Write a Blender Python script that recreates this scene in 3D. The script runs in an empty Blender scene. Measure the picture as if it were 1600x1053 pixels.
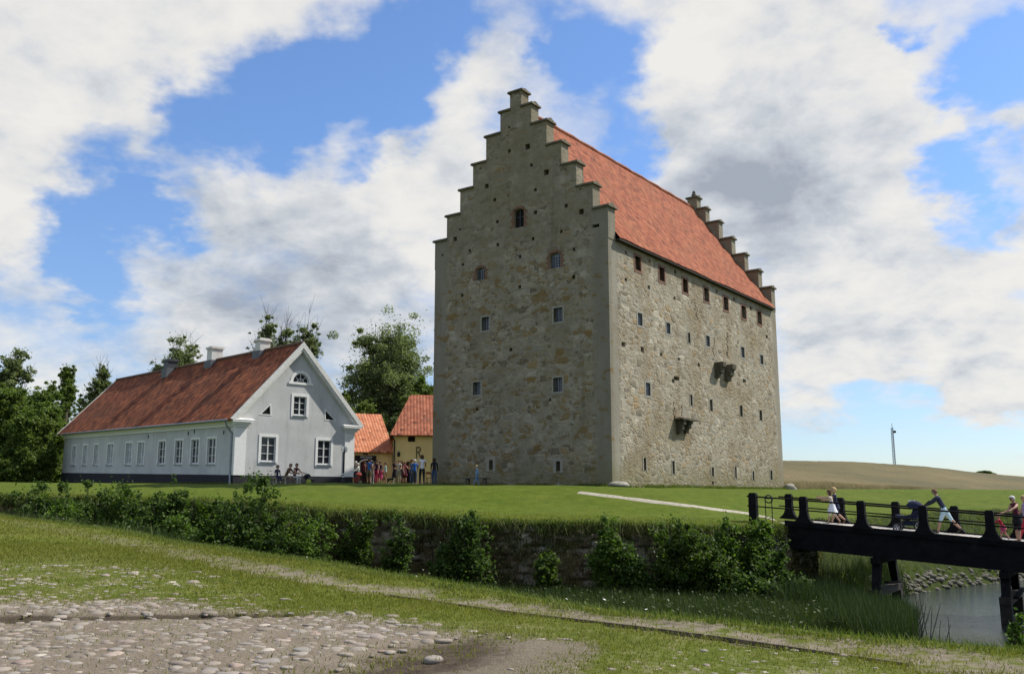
import bpy, bmesh, math, random
import numpy as np
from mathutils import Vector, Matrix, noise as mnoise
R = math.radians
scene = bpy.context.scene
COL = scene.collection

# ------------------------------------------------------------------ camera
E = 1.65            # eye height above the yard
FPX, PITCH = 1426.0, 0.1722
cam_d = bpy.data.cameras.new('camera'); cam = bpy.data.objects.new('camera', cam_d); COL.objects.link(cam)
cam.location = (0, 0, E); cam.rotation_euler = (math.pi / 2 + PITCH, 0, 0)
cam_d.sensor_fit = 'HORIZONTAL'; cam_d.sensor_width = 36; cam_d.lens = FPX / 1600 * 36
cam_d.clip_start = 0.1; cam_d.clip_end = 9000
scene.camera = cam

def ray(px, py):
    u, v = (px - 800) / FPX, -(py - 526.5) / FPX
    c, s = math.cos(PITCH), math.sin(PITCH)
    return Vector((u, c - v * s, s + v * c))
def at(px, py, D):
    d = ray(px, py); return Vector((0, 0, E)) + d * (D / d.y)
def onplane(px, py, P0, n):
    d = ray(px, py); o = Vector((0, 0, E)); n = Vector(n)
    return o + d * ((Vector(P0) - o).dot(n) / d.dot(n))

# ------------------------------------------------------------------ light
SUN_DIR = Vector((.95, .30, 1.16)).normalized()
SUN_EL = math.asin(SUN_DIR.z); SUN_AZ = math.atan2(SUN_DIR.x, SUN_DIR.y)
sl = bpy.data.lights.new('sun', 'SUN'); sl.energy = 5.0; sl.angle = R(.6); sl.color = (1, .945, .85)
so = bpy.data.objects.new('sun', sl); COL.objects.link(so)
so.rotation_euler = (-SUN_DIR).to_track_quat('-Z', 'Y').to_euler(); so.location = (60, 10, 80)
scene.view_settings.view_transform = 'Standard'; scene.view_settings.look = 'None'
scene.view_settings.exposure = .22; scene.view_settings.gamma = 1
scene.cycles.use_denoising = True
scene.cycles.max_bounces = 6; scene.cycles.diffuse_bounces = 3; scene.cycles.glossy_bounces = 3
scene.cycles.transmission_bounces = 4; scene.cycles.transparent_max_bounces = 6
scene.cycles.caustics_reflective = False; scene.cycles.caustics_refractive = False

# ------------------------------------------------------------------ node helper
class NT:
    def __init__(s, tree): s.t = tree; s.t.nodes.clear()
    def new(s, typ, **kw):
        n = s.t.nodes.new(typ)
        for k, v in kw.items(): setattr(n, k, v)
        return n
    def put(s, sock, v):
        if v is None: return
        if isinstance(v, bpy.types.NodeSocket): s.t.links.new(v, sock)
        elif isinstance(v, (tuple, list)) and len(v) == 3 and sock.type == 'RGBA': sock.default_value = (*v, 1)
        else: sock.default_value = v
    def m(s, op, a, b=None, c=None, clamp=False):
        n = s.new('ShaderNodeMath', operation=op, use_clamp=clamp)
        for i, v in enumerate((a, b, c)): s.put(n.inputs[i], v)
        return n.outputs[0]
    def v(s, op, a, b=None, scale=None):
        n = s.new('ShaderNodeVectorMath', operation=op)
        s.put(n.inputs[0], a); s.put(n.inputs[1], b)
        if scale is not None: s.put(n.inputs['Scale'], scale)
        return n.outputs['Value'] if op in ('DISTANCE', 'LENGTH', 'DOT_PRODUCT') else n.outputs[0]
    def noise(s, vec, scale, detail=4, rough=.55, dist=0, color=False, dim='3D'):
        n = s.new('ShaderNodeTexNoise', noise_dimensions=dim)
        s.put(n.inputs['Vector'], vec); n.inputs['Scale'].default_value = scale
        n.inputs['Detail'].default_value = detail; n.inputs['Roughness'].default_value = rough
        n.inputs['Distortion'].default_value = dist
        return n.outputs['Color'] if color else n.outputs[0]
    def voro(s, vec, scale, feature='F1', out='Distance', rand=1, metric='EUCLIDEAN'):
        n = s.new('ShaderNodeTexVoronoi', feature=feature, distance=metric)
        s.put(n.inputs['Vector'], vec); s.put(n.inputs['Scale'], scale); n.inputs['Randomness'].default_value = rand
        return n.outputs[out]
    def mr(s, x, a, b, c=0., d=1., smooth=True):
        n = s.new('ShaderNodeMapRange', interpolation_type='SMOOTHSTEP' if smooth else 'LINEAR', clamp=True)
        for i, v in enumerate((x, a, b, c, d)): s.put(n.inputs[i], v)
        return n.outputs[0]
    def mix(s, f, a, b, mode='MIX'):
        n = s.new('ShaderNodeMix', data_type='RGBA', blend_type=mode)
        s.put(n.inputs[0], f); s.put(n.inputs[6], a); s.put(n.inputs[7], b)
        return n.outputs[2]
    def ramp(s, f, stops, interp='LINEAR'):
        n = s.new('ShaderNodeValToRGB'); cr = n.color_ramp; cr.interpolation = interp
        while len(cr.elements) < len(stops): cr.elements.new(.5)
        for e, (p, c) in zip(cr.elements, stops): e.position = p; e.color = (*c, 1)
        s.put(n.inputs[0], f); return n.outputs[0]
    def coord(s, out='Object'): return s.new('ShaderNodeTexCoord').outputs[out]
    def mapping(s, vec, scale=(1, 1, 1), loc=(0, 0, 0), rot=(0, 0, 0)):
        n = s.new('ShaderNodeMapping'); s.put(n.inputs[0], vec)
        n.inputs['Scale'].default_value = scale; n.inputs['Location'].default_value = loc; n.inputs['Rotation'].default_value = rot
        return n.outputs[0]
    def sep(s, vec): n = s.new('ShaderNodeSeparateXYZ'); s.put(n.inputs[0], vec); return n.outputs
    def comb(s, x, y, z):
        n = s.new('ShaderNodeCombineXYZ')
        for i, v in enumerate((x, y, z)): s.put(n.inputs[i], v)
        return n.outputs[0]
    def attr(s, name, out='Color'): return s.new('ShaderNodeAttribute', attribute_name=name).outputs[out]
    def bump(s, h, strength=.5, dist=.05, normal=None):
        n = s.new('ShaderNodeBump'); n.inputs['Strength'].default_value = strength; n.inputs['Distance'].default_value = dist
        s.put(n.inputs['Height'], h); s.put(n.inputs['Normal'], normal); return n.outputs[0]

# ------------------------------------------------------------------ sky
world = bpy.data.worlds.new('World'); scene.world = world; world.use_nodes = True
def build_sky():
    t = NT(world.node_tree)
    out = t.new('ShaderNodeOutputWorld')
    d = t.v('NORMALIZE', t.coord('Generated'))
    sky = t.new('ShaderNodeTexSky', sky_type='NISHITA', sun_disc=False)
    sky.sun_elevation = SUN_EL; sky.sun_rotation = SUN_AZ; sky.ozone_density = 2.0; sky.air_density = 1.0; sky.dust_density = .35
    bg1 = t.new('ShaderNodeBackground'); bg1.inputs[1].default_value = .15
    z = t.sep(d)[2]
    # clear air, bluer overhead
    skyc = t.mix(1.0, sky.outputs[0], t.mix(t.mr(z, -.02, .42), (.60, .665, .80), (.72, .86, 1.05)), 'MULTIPLY')
    t.put(bg1.inputs[0], skyc)
    zz = t.m('ADD', t.m('MAXIMUM', z, 0.0), .38)
    p = t.v('DIVIDE', d, t.comb(zz, zz, zz))
    p = t.v('MULTIPLY', p, (1., 1., .55))
    w1 = t.v('SUBTRACT', t.noise(p, 3.0, 5, .6, color=True), (.5, .5, .5))
    w2 = t.v('SUBTRACT', t.noise(p, 12., 5, .6, color=True), (.5, .5, .5))
    dw = t.v('ADD', d, t.v('ADD', t.v('SCALE', w1, scale=.17), t.v('SCALE', w2, scale=.07)))
    def blobs(lst):
        acc = None
        for px, py, r, a in lst:
            c = ray(px, py).normalized()
            dist = t.v('DISTANCE', dw, tuple(c))
            f = t.mr(dist, r * 1.12 / FPX, 0., 0., a)
            acc = f if acc is None else t.m('ADD', acc, f)
        return acc
    shape = blobs(CLOUDS)
    n1 = t.noise(p, 2.8, 10, .58, .3)
    n2 = t.noise(p, 8.5, 8, .58, .2)
    n4 = t.noise(p, 27., 6, .6, .1)
    dens = t.m('ADD', shape, t.m('ADD', t.m('MULTIPLY', t.m('SUBTRACT', n1, .5), .9), t.m('ADD', t.m('MULTIPLY', t.m('SUBTRACT', n2, .5), .95), t.m('MULTIPLY', t.m('SUBTRACT', n4, .5), .35))))
    dens = t.m('ADD', dens, .06)
    alpha = t.mr(dens, -.42, .62)
    grey = blobs(GREYS)
    n3 = t.noise(p, 3.4, 7, .55, .2)
    g = t.m('ADD', grey, t.m('MULTIPLY', t.m('SUBTRACT', n3, .5), 1.9))
    nb = t.noise(t.v('ADD', p, (.035, .012, .045)), 8.5, 8, .58, .2); nc = t.noise(t.v('ADD', p, (.08, .02, .08)), 2.8, 10, .58, .3)
    g = t.m('ADD', g, t.m('MULTIPLY', t.m('SUBTRACT', nb, n2), 2.3)); g = t.m('ADD', g, t.m('MULTIPLY', t.m('SUBTRACT', nc, n1), 1.9))
    cc = t.ramp(t.mr(g, -.45, 1.35, smooth=False), [(0, (.98, .96, .91)), (.24, (.90, .89, .87)), (.42, (.78, .80, .82)), (.66, (.62, .66, .71)), (1., (.42, .46, .53))])
    bg2 = t.new('ShaderNodeBackground'); t.put(bg2.inputs[0], cc); bg2.inputs[1].default_value = .77
    ms = t.new('ShaderNodeMixShader'); t.put(ms.inputs[0], t.m('MULTIPLY', alpha, .97))
    t.put(ms.inputs[1], bg1.outputs[0]); t.put(ms.inputs[2], bg2.outputs[0])
    t.put(out.inputs[0], ms.outputs[0])
CLOUDS = [(1500, 555, 130, .9), (1330, 470, 130, .5), (1290, 600, 110, .35), (1560, 650, 60, .3), (1250, 640, 80, .3), (80, 560, 120, .3), (330, 560, 130, .4),  # direction given by the view ray, angular size, strength (negative: gap of blue)
    (400, 150, 150, -1.0), (520, 130, 150, -1.0), (300, 190, 90, -.6), (620, 70, 90, -.7), (650, 200, 80, -.9), (580, 240, 70, -.5), (480, 170, 110, -.5),
    (120, 240, 80, -.5), (180, 290, 90, -.8), (250, 310, 80, -.6), (110, 380, 90, -.8), (170, 420, 80, -.7), (250, 350, 60, -.4),
    (690, 25, 70, -.8), (910, 80, 90, -.9), (1000, 70, 80, -.8), (850, 60, 60, -.5), (960, 130, 60, -.4), (985, 215, 65, -1.0), (1190, 120, 60, -.5),
    (1425, 35, 40, -.9), (1555, 120, 75, -1.1), (1590, 70, 60, -.6), (1510, 190, 40, -.5), (1470, 275, 60, -.9), (1530, 290, 50, -.7), (1505, 355, 55, -.7), (1470, 530, 60, -.6), (1560, 500, 60, -.5),
    (1420, 680, 170, -.6), (1580, 680, 120, -.6), (1290, 700, 130, -.5), (1460, 545, 50, -.5), (240, 520, 110, -.3), (60, 500, 80, -.25), (600, 470, 60, -.1),
    (150, 70, 270, .9), (420, 20, 160, .7), (30, 280, 140, .8), (60, 430, 60, .4), (500, 220, 90, .9), (400, 300, 100, .7), (560, 195, 60, .5), (600, 370, 200, .7), (320, 470, 180, .5),
    (520, 480, 160, .5), (760, 130, 110, .6), (700, 270, 130, .7), (1100, 20, 180, .8), (1220, 160, 200, .8), (1320, 130, 190, .7), (1130, 300, 200, .8),
    (1360, 250, 130, .6), (1380, 430, 200, .7), (1560, 430, 130, .6), (1540, 565, 95, 1.1), (1250, 520, 150, .3), (1550, 210, 70, .4), (1250, 40, 140, .5)]
GREYS = [(1200, 215, 195, 0.44), (1120, 310, 195, 0.48), (1240, 330, 218, 0.60), (1050, 250, 126, 0.28), (450, 470, 229, 0.60), (360, 430, 138, 0.34), (570, 460, 161, 0.44), (110, 130, 322, 0.32),
    (60, 520, 161, 0.15), (650, 330, 206, -0.25), (740, 130, 149, -0.25), (1100, 50, 206, -0.19), (1390, 410, 252, -0.15), (1320, 130, 138, -0.15), (40, 290, 161, -0.12), (1560, 380, 138, -0.12), (90, 10, 229, -0.19), (300, 20, 229, -0.09),
    (430, 275, 138, 0.12), (1290, 570, 206, 0.12), (1530, 560, 103, 0.09), (1250, 60, 103, 0.06)]
build_sky()
# ------------------------------------------------------------------ mesh helpers
class MB:
    """collects faces, builds ONE mesh object"""
    def __init__(s): s.v = []; s.f = []; s.mi = []
    def add(s, verts, faces, mi=0):
        o = len(s.v); s.v += [tuple(p) for p in verts]
        for f in faces: s.f.append([i + o for i in f]); s.mi.append(mi)
        return s
    def hexa(s, p, mi=0):    # 8 points: bottom ring 0-3 (ccw from above), top ring 4-7
        return s.add(p, [(3, 2, 1, 0), (4, 5, 6, 7), (0, 1, 5, 4), (1, 2, 6, 5), (2, 3, 7, 6), (3, 0, 4, 7)], mi)
    def box(s, x0, y0, z0, x1, y1, z1, mi=0):
        return s.hexa([(x0, y0, z0), (x1, y0, z0), (x1, y1, z0), (x0, y1, z0), (x0, y0, z1), (x1, y0, z1), (x1, y1, z1), (x0, y1, z1)], mi)
    def bar(s, a, b, w, h=None, up=(0, 0, 1), mi=0, w2=None, h2=None):
        a, b = Vector(a), Vector(b); h = w if h is None else h; d = (b - a).normalized(); u = Vector(up)
        if abs(d.dot(u)) > .98: u = Vector((1, 0, 0))
        x = d.cross(u).normalized(); y = x.cross(d)
        w2 = w if w2 is None else w2; h2 = h if h2 is None else h2
        q = []
        for p, ww, hh in ((a, w, h), (b, w2, h2)):
            q += [p - x * ww / 2 - y * hh / 2, p + x * ww / 2 - y * hh / 2, p + x * ww / 2 + y * hh / 2, p - x * ww / 2 + y * hh / 2]
        return s.hexa(q, mi)
    def tube(s, pts, rad, n=8, mi=0, cap=True):
        pts = [Vector(p) for p in pts]
        rad = rad if isinstance(rad, (list, tuple)) else [rad] * len(pts)
        o = len(s.v); prev = None
        for i, p in enumerate(pts):
            d = (pts[min(i + 1, len(pts) - 1)] - pts[max(i - 1, 0)])
            d = d.normalized() if d.length > 1e-9 else Vector((0, 0, 1))
            if prev is None:
                x = d.orthogonal().normalized()
            else:
                x = prev - d * prev.dot(d); x = x.normalized() if x.length > 1e-6 else d.orthogonal().normalized()
            prev = x; y = d.cross(x)
            for k in range(n):
                a = 2 * math.pi * k / n; s.v.append(tuple(p + (x * math.cos(a) + y * math.sin(a)) * rad[i]))
        for i in range(len(pts) - 1):
            for k in range(n):
                s.f.append([o + i * n + k, o + i * n + (k + 1) % n, o + (i + 1) * n + (k + 1) % n, o + (i + 1) * n + k]); s.mi.append(mi)
        if cap:
            s.f.append([o + k for k in reversed(range(n))]); s.mi.append(mi)
            s.f.append([o + (len(pts) - 1) * n + k for k in range(n)]); s.mi.append(mi)
        return s
    def lathe(s, prof, n=12, c=(0, 0, 0), mi=0):
        o = len(s.v)
        for r, z in prof:
            for k in range(n):
                a = 2 * math.pi * k / n; s.v.append((c[0] + r * math.cos(a), c[1] + r * math.sin(a), c[2] + z))
        for i in range(len(prof) - 1):
            for k in range(n):
                s.f.append([o + i * n + k, o + i * n + (k + 1) % n, o + (i + 1) * n + (k + 1) % n, o + (i + 1) * n + k]); s.mi.append(mi)
        s.f.append([o + k for k in reversed(range(n))]); s.mi.append(mi)
        s.f.append([o + (len(prof) - 1) * n + k for k in range(n)]); s.mi.append(mi)
        return s
    def prism(s, poly, y0, y1, mi=0):   # polygon in (x,z), extruded along y
        n = len(poly); o = len(s.v)
        s.v += [(x, y0, z) for x, z in poly] + [(x, y1, z) for x, z in poly]
        a = sum(poly[i][0] * poly[(i + 1) % n][1] - poly[(i + 1) % n][0] * poly[i][1] for i in range(n))
        r = list(range(n))
        if a < 0: r.reverse()
        s.f.append([o + i for i in r]); s.mi.append(mi)
        s.f.append([o + n + i for i in reversed(r)]); s.mi.append(mi)
        for i in range(n):
            j = (i + 1) % n
            q = [o + i, o + n + i, o + n + j, o + j]
            if a < 0: q.reverse()
            s.f.append(q); s.mi.append(mi)
        return s
    def mesh(s, name, mats):
        me = bpy.data.meshes.new(name); me.from_pydata(s.v, [], s.f)
        for m in (mats if isinstance(mats, (list, tuple)) else [mats]): me.materials.append(m)
        if any(s.mi): me.polygons.foreach_set('material_index', s.mi)
        me.update(); return me
    def build(s, name, mats, parent=None, smooth=False, loc=None):
        return link(name, s.mesh(name, mats), parent, smooth, loc)
def link(name, me, parent=None, smooth=False, loc=None):
    o = bpy.data.objects.new(name, me); COL.objects.link(o)
    if smooth: me.polygons.foreach_set('use_smooth', [True] * len(me.polygons))
    if parent: o.parent = parent
    if loc is not None: o.location = loc
    return o
def tag(o, label=None, cat=None, group=None, kind=None):
    if label: o['label'] = label
    if cat: o['category'] = cat
    if group: o['group'] = group
    if kind: o['kind'] = kind
    return o
def thing(name, label, cat, loc=(0, 0, 0), rz=0, group=None):
    o = bpy.data.objects.new(name, None); COL.objects.link(o); o.empty_display_size = .3
    o.location = loc; o.rotation_euler = (0, 0, rz)
    return tag(o, label, cat, group)
def copy_tree(o, parent=None):
    c = o.copy(); COL.objects.link(c); c.parent = parent
    for ch in list(o.children): copy_tree(ch, c)
    return c
def np_mesh(name, verts, faces, mat, attrs=None, kind='face'):
    """verts (n,3), faces (m,k) numpy; attrs {name: (m,) float on faces}"""
    me = bpy.data.meshes.new(name); n, (m, k) = len(verts), faces.shape
    me.vertices.add(n); me.vertices.foreach_set('co', np.asarray(verts, np.float32).ravel())
    me.loops.add(m * k); me.loops.foreach_set('vertex_index', np.asarray(faces, np.int32).ravel())
    me.polygons.add(m); me.polygons.foreach_set('loop_start', np.arange(0, m * k, k, dtype=np.int32))
    me.update(calc_edges=True)
    for mm in (mat if isinstance(mat, (list, tuple)) else [mat]): me.materials.append(mm)
    for a, val in (attrs or {}).items():
        val = np.asarray(val, np.float32)
        dom = 'FACE' if len(val) == m and kind == 'face' else 'POINT'
        at_ = me.attributes.new(a, 'FLOAT', dom); at_.data.foreach_set('value', val)
    return me

# ------------------------------------------------------------------ materials
def mat(name):
    m = bpy.data.materials.new(name); m.use_nodes = True; t = NT(m.node_tree)
    o = t.new('ShaderNodeOutputMaterial'); b = t.new('ShaderNodeBsdfPrincipled'); t.put(o.inputs[0], b.outputs[0])
    b.inputs['Roughness'].default_value = .85; b.inputs['Specular IOR Level'].default_value = .25
    return m, t, b
def simple(name, col, rough=.8, var=.18, scale=6., bump=0., metal=0., spec=.25):
    m, t, b = mat(name); c = t.coord()
    n = t.noise(c, scale, 5, .6)
    t.put(b.inputs['Base Color'], t.mix(t.mr(n, .3, .7), tuple(x * (1 - var) for x in col), tuple(min(1, x * (1 + var)) for x in col)))
    b.inputs['Roughness'].default_value = rough; b.inputs['Metallic'].default_value = metal; b.inputs['Specular IOR Level'].default_value = spec
    if bump: t.put(b.inputs['Normal'], t.bump(t.noise(c, scale * 3, 5, .6), bump, .03))
    return m
def plaster(name, col, stain, dirt=.5, var=.10):
    m, t, b = mat(name); c = t.coord()
    n1 = t.noise(c, .6, 6, .6); n2 = t.noise(t.mapping(c, (2., 2., .35)), 1.3, 6, .62); n3 = t.noise(c, 9, 4, .6)
    col1 = t.mix(t.mr(n1, .35, .7), tuple(x * (1 - var) for x in col), tuple(x * (1 + var * .6) for x in col))
    col2 = t.mix(t.m('MULTIPLY', t.mr(n2, .5, .78), dirt), col1, stain)
    t.put(b.inputs['Base Color'], t.mix(t.m('MULTIPLY', t.mr(n3, .4, .7), .12), col2, tuple(x * .7 for x in col)))
    t.put(b.inputs['Normal'], t.bump(t.m('ADD', n3, n1), .25, .03)); b.inputs['Roughness'].default_value = .92
    return m
def tiles(name, c1, c2, c3, tw=.2, th=.26, axis='x', moss=(.09, .085, .05), mossamt=.3, lichen=.0, bs=.6):
    """pantiles: rows run along the roof; needs attribute-free object coordinates: u along eave, v up the slope (UV map)"""
    m, t, b = mat(name); uv = t.coord('UV'); s_ = t.sep(uv)
    u, v = t.m('DIVIDE', s_[0], tw), t.m('DIVIDE', s_[1], th)
    wob = t.noise(uv, .9, 3, .5)
    v = t.m('ADD', v, t.m('MULTIPLY', wob, .8))
    fu, fv = t.m('FLOOR', u), t.m('FLOOR', v)
    cell = t.comb(fu, fv, 0.)
    wn = t.new('ShaderNodeTexWhiteNoise', noise_dimensions='2D'); t.put(wn.inputs['Vector'], cell)
    rnd = wn.outputs['Value']
    big = t.noise(uv, .35, 5, .62); mid = t.noise(uv, 1.6, 5, .6)
    col = t.ramp(rnd, [(0, c1), (.45, c2), (.85, c3), (1., tuple(x * .55 for x in c1))])
    col = t.mix(t.m('MULTIPLY', t.mr(mid, .42, .75), .6), col, c1)
    if lichen: col = t.mix(t.m('MULTIPLY', t.mr(t.noise(uv, 3.5, 6, .7), .56, .75), lichen), col, (.45, .36, .22))
    col = t.mix(t.m('MULTIPLY', t.mr(big, .45, .75), mossamt), col, moss)
    pu = t.m('PINGPONG', u, .5); fr = t.m('SUBTRACT', v, fv)
    wave = t.m('MULTIPLY', pu, 1.6); step = t.m('MULTIPLY', t.m('SUBTRACT', 1., fr), 1.0)
    gap = t.mr(pu, .0, .12)
    h = t.m('ADD', t.m('ADD', wave, step), t.m('MULTIPLY', rnd, .35))
    col = t.mix(t.m('MULTIPLY', t.m('SUBTRACT', 1., gap), .35), col, tuple(x * .4 for x in c1))
    t.put(b.inputs['Base Color'], col); t.put(b.inputs['Normal'], t.bump(h, bs, .05)); b.inputs['Roughness'].default_value = .9
    return m
def leafmat(name, c1, c2, c3, trans=.35):
    m, t, b = mat(name); r = t.attr('rnd', 'Fac')
    n = t.noise(t.coord(), .55, 4, .6)
    f = t.m('ADD', t.m('MULTIPLY', r, .6), t.m('MULTIPLY', n, .45))
    col = t.ramp(f, [(.15, c1), (.5, c2), (.85, c3)])
    t.put(b.inputs['Base Color'], col); b.inputs['Roughness'].default_value = .6; b.inputs['Specular IOR Level'].default_value = .3
    tr = t.new('ShaderNodeBsdfTranslucent'); t.put(tr.inputs[0], t.mix(1., col, (1., 1.15, .6), 'MULTIPLY'))
    ms = t.new('ShaderNodeMixShader'); ms.inputs[0].default_value = trans
    t.put(ms.inputs[1], b.outputs[0]); t.put(ms.inputs[2], tr.outputs[0])
    t.put([n for n in t.t.nodes if n.type == 'OUTPUT_MATERIAL'][0].inputs[0], ms.outputs[0])
    return m
def set_uv(me, fn):
    """fn(co, normal)->(u,v)"""
    uv = me.uv_layers.new(name='UVMap')
    for p in me.polygons:
        for li in p.loop_indices:
            uv.data[li].uv = fn(me.vertices[me.loops[li].vertex_index].co, p.normal)
# ------------------------------------------------------------------ terrain
def sstep(a, b, x):
    t = np.clip((x - a) / (b - a), 0, 1); return t * t * (3 - 2 * t)
def fbm(x, y, seed=0, octaves=4):
    """cheap smooth value noise, vectorised"""
    x = np.asarray(x, float); y = np.asarray(y, float); tot = np.zeros_like(x); amp = 1.; nrm = 0.
    for o in range(octaves):
        xi = np.floor(x).astype(np.int64); yi = np.floor(y).astype(np.int64); fx = x - xi; fy = y - yi
        fx = fx * fx * (3 - 2 * fx); fy = fy * fy * (3 - 2 * fy)
        def h(a, b):
            n = (a * 374761393 + b * 668265263 + (seed + o) * 974634533) & 0x7fffffff
            n = ((n ^ (n >> 13)) * 1274126177) & 0x7fffffff
            return ((n ^ (n >> 16)) & 0xffff) / 65535.
        v = (h(xi, yi) * (1 - fx) + h(xi + 1, yi) * fx) * (1 - fy) + (h(xi, yi + 1) * (1 - fx) + h(xi + 1, yi + 1) * fx) * fy
        tot += amp * v; nrm += amp; amp *= .5; x = x * 2.03; y = y * 2.03
    return tot / nrm
def polyline_sd(x, y, pts):
    """signed distance to an open polyline; positive on its LEFT side"""
    best = np.full(np.shape(x), 1e9); sg = np.zeros(np.shape(x))
    for (ax, ay), (bx, by) in zip(pts[:-1], pts[1:]):
        dx, dy = bx - ax, by - ay; L2 = dx * dx + dy * dy
        t = np.clip(((x - ax) * dx + (y - ay) * dy) / L2, 0, 1)
        qx, qy = x - ax - t * dx, y - ay - t * dy
        d = np.hypot(qx, qy); s = np.sign(dx * (y - ay) - dy * (x - ax))
        m = d < best - 1e-6; best = np.where(m, d, best); sg = np.where(m, s, sg)
    return best * sg
WATER_Z = E - 4.3
def near_plane(x, y):
    xc = np.clip(x, -45, 30); yc = np.clip(y, -15, 50)
    return -.02 * xc + .0145 * yc + .0009 * np.clip(-xc - 3, 0, 25) ** 2
def cast_plane(px, py, fn=None, zoff=0.):
    fn = fn or near_plane; d = ray(px, py); lo, hi = 2., 80.
    for _ in range(60):
        mid = .5 * (lo + hi); z = E + d.z / d.y * mid
        if z > float(fn(np.float64(d.x / d.y * mid), np.float64(mid))) + zoff: lo = mid
        else: hi = mid
    return (d.x / d.y * lo, lo)
CREST_PX = [(0, 803), (100, 817), (200, 830), (300, 846), (400, 862), (500, 877), (600, 892), (700, 906), (800, 920), (900, 938), (1000, 954), (1100, 967), (1200, 979), (1300, 990), (1400, 1000), (1500, 1008), (1600, 1014)]
CREST = [cast_plane(*p) for p in CREST_PX]
CREST = [(-70, 47), (-35, 38)] + CREST + [(7.6, 8.6), (11, 8.8), (14, 11), (17, 17), (21, 24), (40, 36), (90, 44)]
EDGE = [(-70, 52), (-40, 44), (-21.5, 38.5), (-9.3, 36), (0, 35.6), (5, 35.5), (10.1, 36), (11.4, 37.6), (13.2, 40.2), (18, 46), (26, 53), (45, 60), (90, 66)]
EDGE_Z = [.3, .2, 0, -.38, -.93, -1.07, -1.24, -1.2, -1.1, -.9, -.75, -.6, -.5]
BANK_W = [(.35)] * 8 + [2.5, 4, 5, 6, 6]
def along(x, y, pts, vals):
    best = np.full(np.shape(x), 1e9); out = np.zeros(np.shape(x))
    for i in range(len(pts) - 1):
        (ax, ay), (bx, by) = pts[i], pts[i + 1]; dx, dy = bx - ax, by - ay
        t = np.clip(((x - ax) * dx + (y - ay) * dy) / (dx * dx + dy * dy), 0, 1)
        d = np.hypot(x - ax - t * dx, y - ay - t * dy); m = d < best
        best = np.where(m, d, best); out = np.where(m, vals[i] * (1 - t) + vals[i + 1] * t, out)
    return out
def field_edge_y(x): return 104 + .04 * (x - 45)
def terrain(x, y):
    x = np.asarray(x, float); y = np.asarray(y, float)
    s1 = polyline_sd(x, y, CREST)            # positive beyond the crest
    s2 = -polyline_sd(x, y, EDGE)            # positive outside the island
    bump = (fbm(x * .9, y * .9, 3) - .5) * .10 + (fbm(x * .22, y * .22, 9) - .5) * .25
    zp = near_plane(x, y) + bump * .6
    floor = np.interp(x, [-30, -18, 8, 11.5, 15, 22], [-1.0, -1.6, -1.95, -2.2, -3.5, -3.8]) + bump * 1.2
    t1 = np.clip(s1 / 3.4, 0, 1); znear = zp + (floor - zp) * (t1 * .65 + .35 * sstep(0, 1, t1))
    # island
    ze = along(x, y, EDGE, EDGE_Z); bw = along(x, y, EDGE, BANK_W)
    zpl = np.where(x < 5, .44 - .013 * (x - 5) - .13 * sstep(-8, -14, x), .42) + .018 * np.clip(y - 52, 0, 20) * sstep(-16, -12, x) * (1 - sstep(0, 6, x))
    zfar = np.interp(x, [20, 36, 62, 90], [.7, .65, -.6, -1.0])
    zpl = zpl + (zfar - zpl) * sstep(60, 105, y) * sstep(10, 30, x)
    ins = np.clip(-s2, 0, 999)
    zi = ze + (zpl - ze) * sstep(-.5, 9.5, ins) + E + bump * .5 * sstep(0, 3, ins)
    zi = zi + .10 * np.exp(-((ins - 1.2) / 1.0) ** 2) * (x < 11)
    # hill with the crop
    ang = x / np.maximum(y, 1)
    top = np.interp(ang, [-1.5, -.4, .10, .30, .372, .449, .512, .561, .8, 1.5], [5, 6, 7.6, 8.2, 8.0, 6.8, 5.0, 4.1, 2.5, 2]) * (1 + 0 * x)
    ty = np.clip((y - field_edge_y(x)) / 156, 0, 1)
    hill = np.where(y > field_edge_y(x), (top - zfar) * np.sin(ty * math.pi / 2) ** .95, 0)
    far = np.clip(y - 262, 0, 5000)
    zi = zi + hill - far * .03 * (far < 900) - 27 * (far >= 900)
    t2 = np.clip(s2 / bw, 0, 1); zisl = np.where(s2 <= 0, zi, (ze + E) + (floor - .3 - ze - E) * t2)
    z = np.where(s1 <= 0, zp, np.where(s2 <= 0, zi, np.maximum(znear, zisl)))
    return z
def ground(x, y): return float(terrain(np.array([x], float), np.array([y], float))[0])
def project(x, y, z):
    c, s = math.cos(PITCH), math.sin(PITCH); z = z - E
    d = np.maximum(y * c + z * s, .05); u = z * c - y * s
    return 800 + FPX * x / d, 526.5 - FPX * u / d
def cast_ground(px, py, lo=3., hi=300., n=900):
    """first point of the terrain met by the view ray"""
    d = ray(px, py); Y = np.geomspace(lo, hi, n); X = d.x / d.y * Y; Z = E + d.z / d.y * Y
    g = terrain(X, Y); k = np.argmax(g >= Z)
    return Vector((X[k], Y[k], g[k]))

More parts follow.
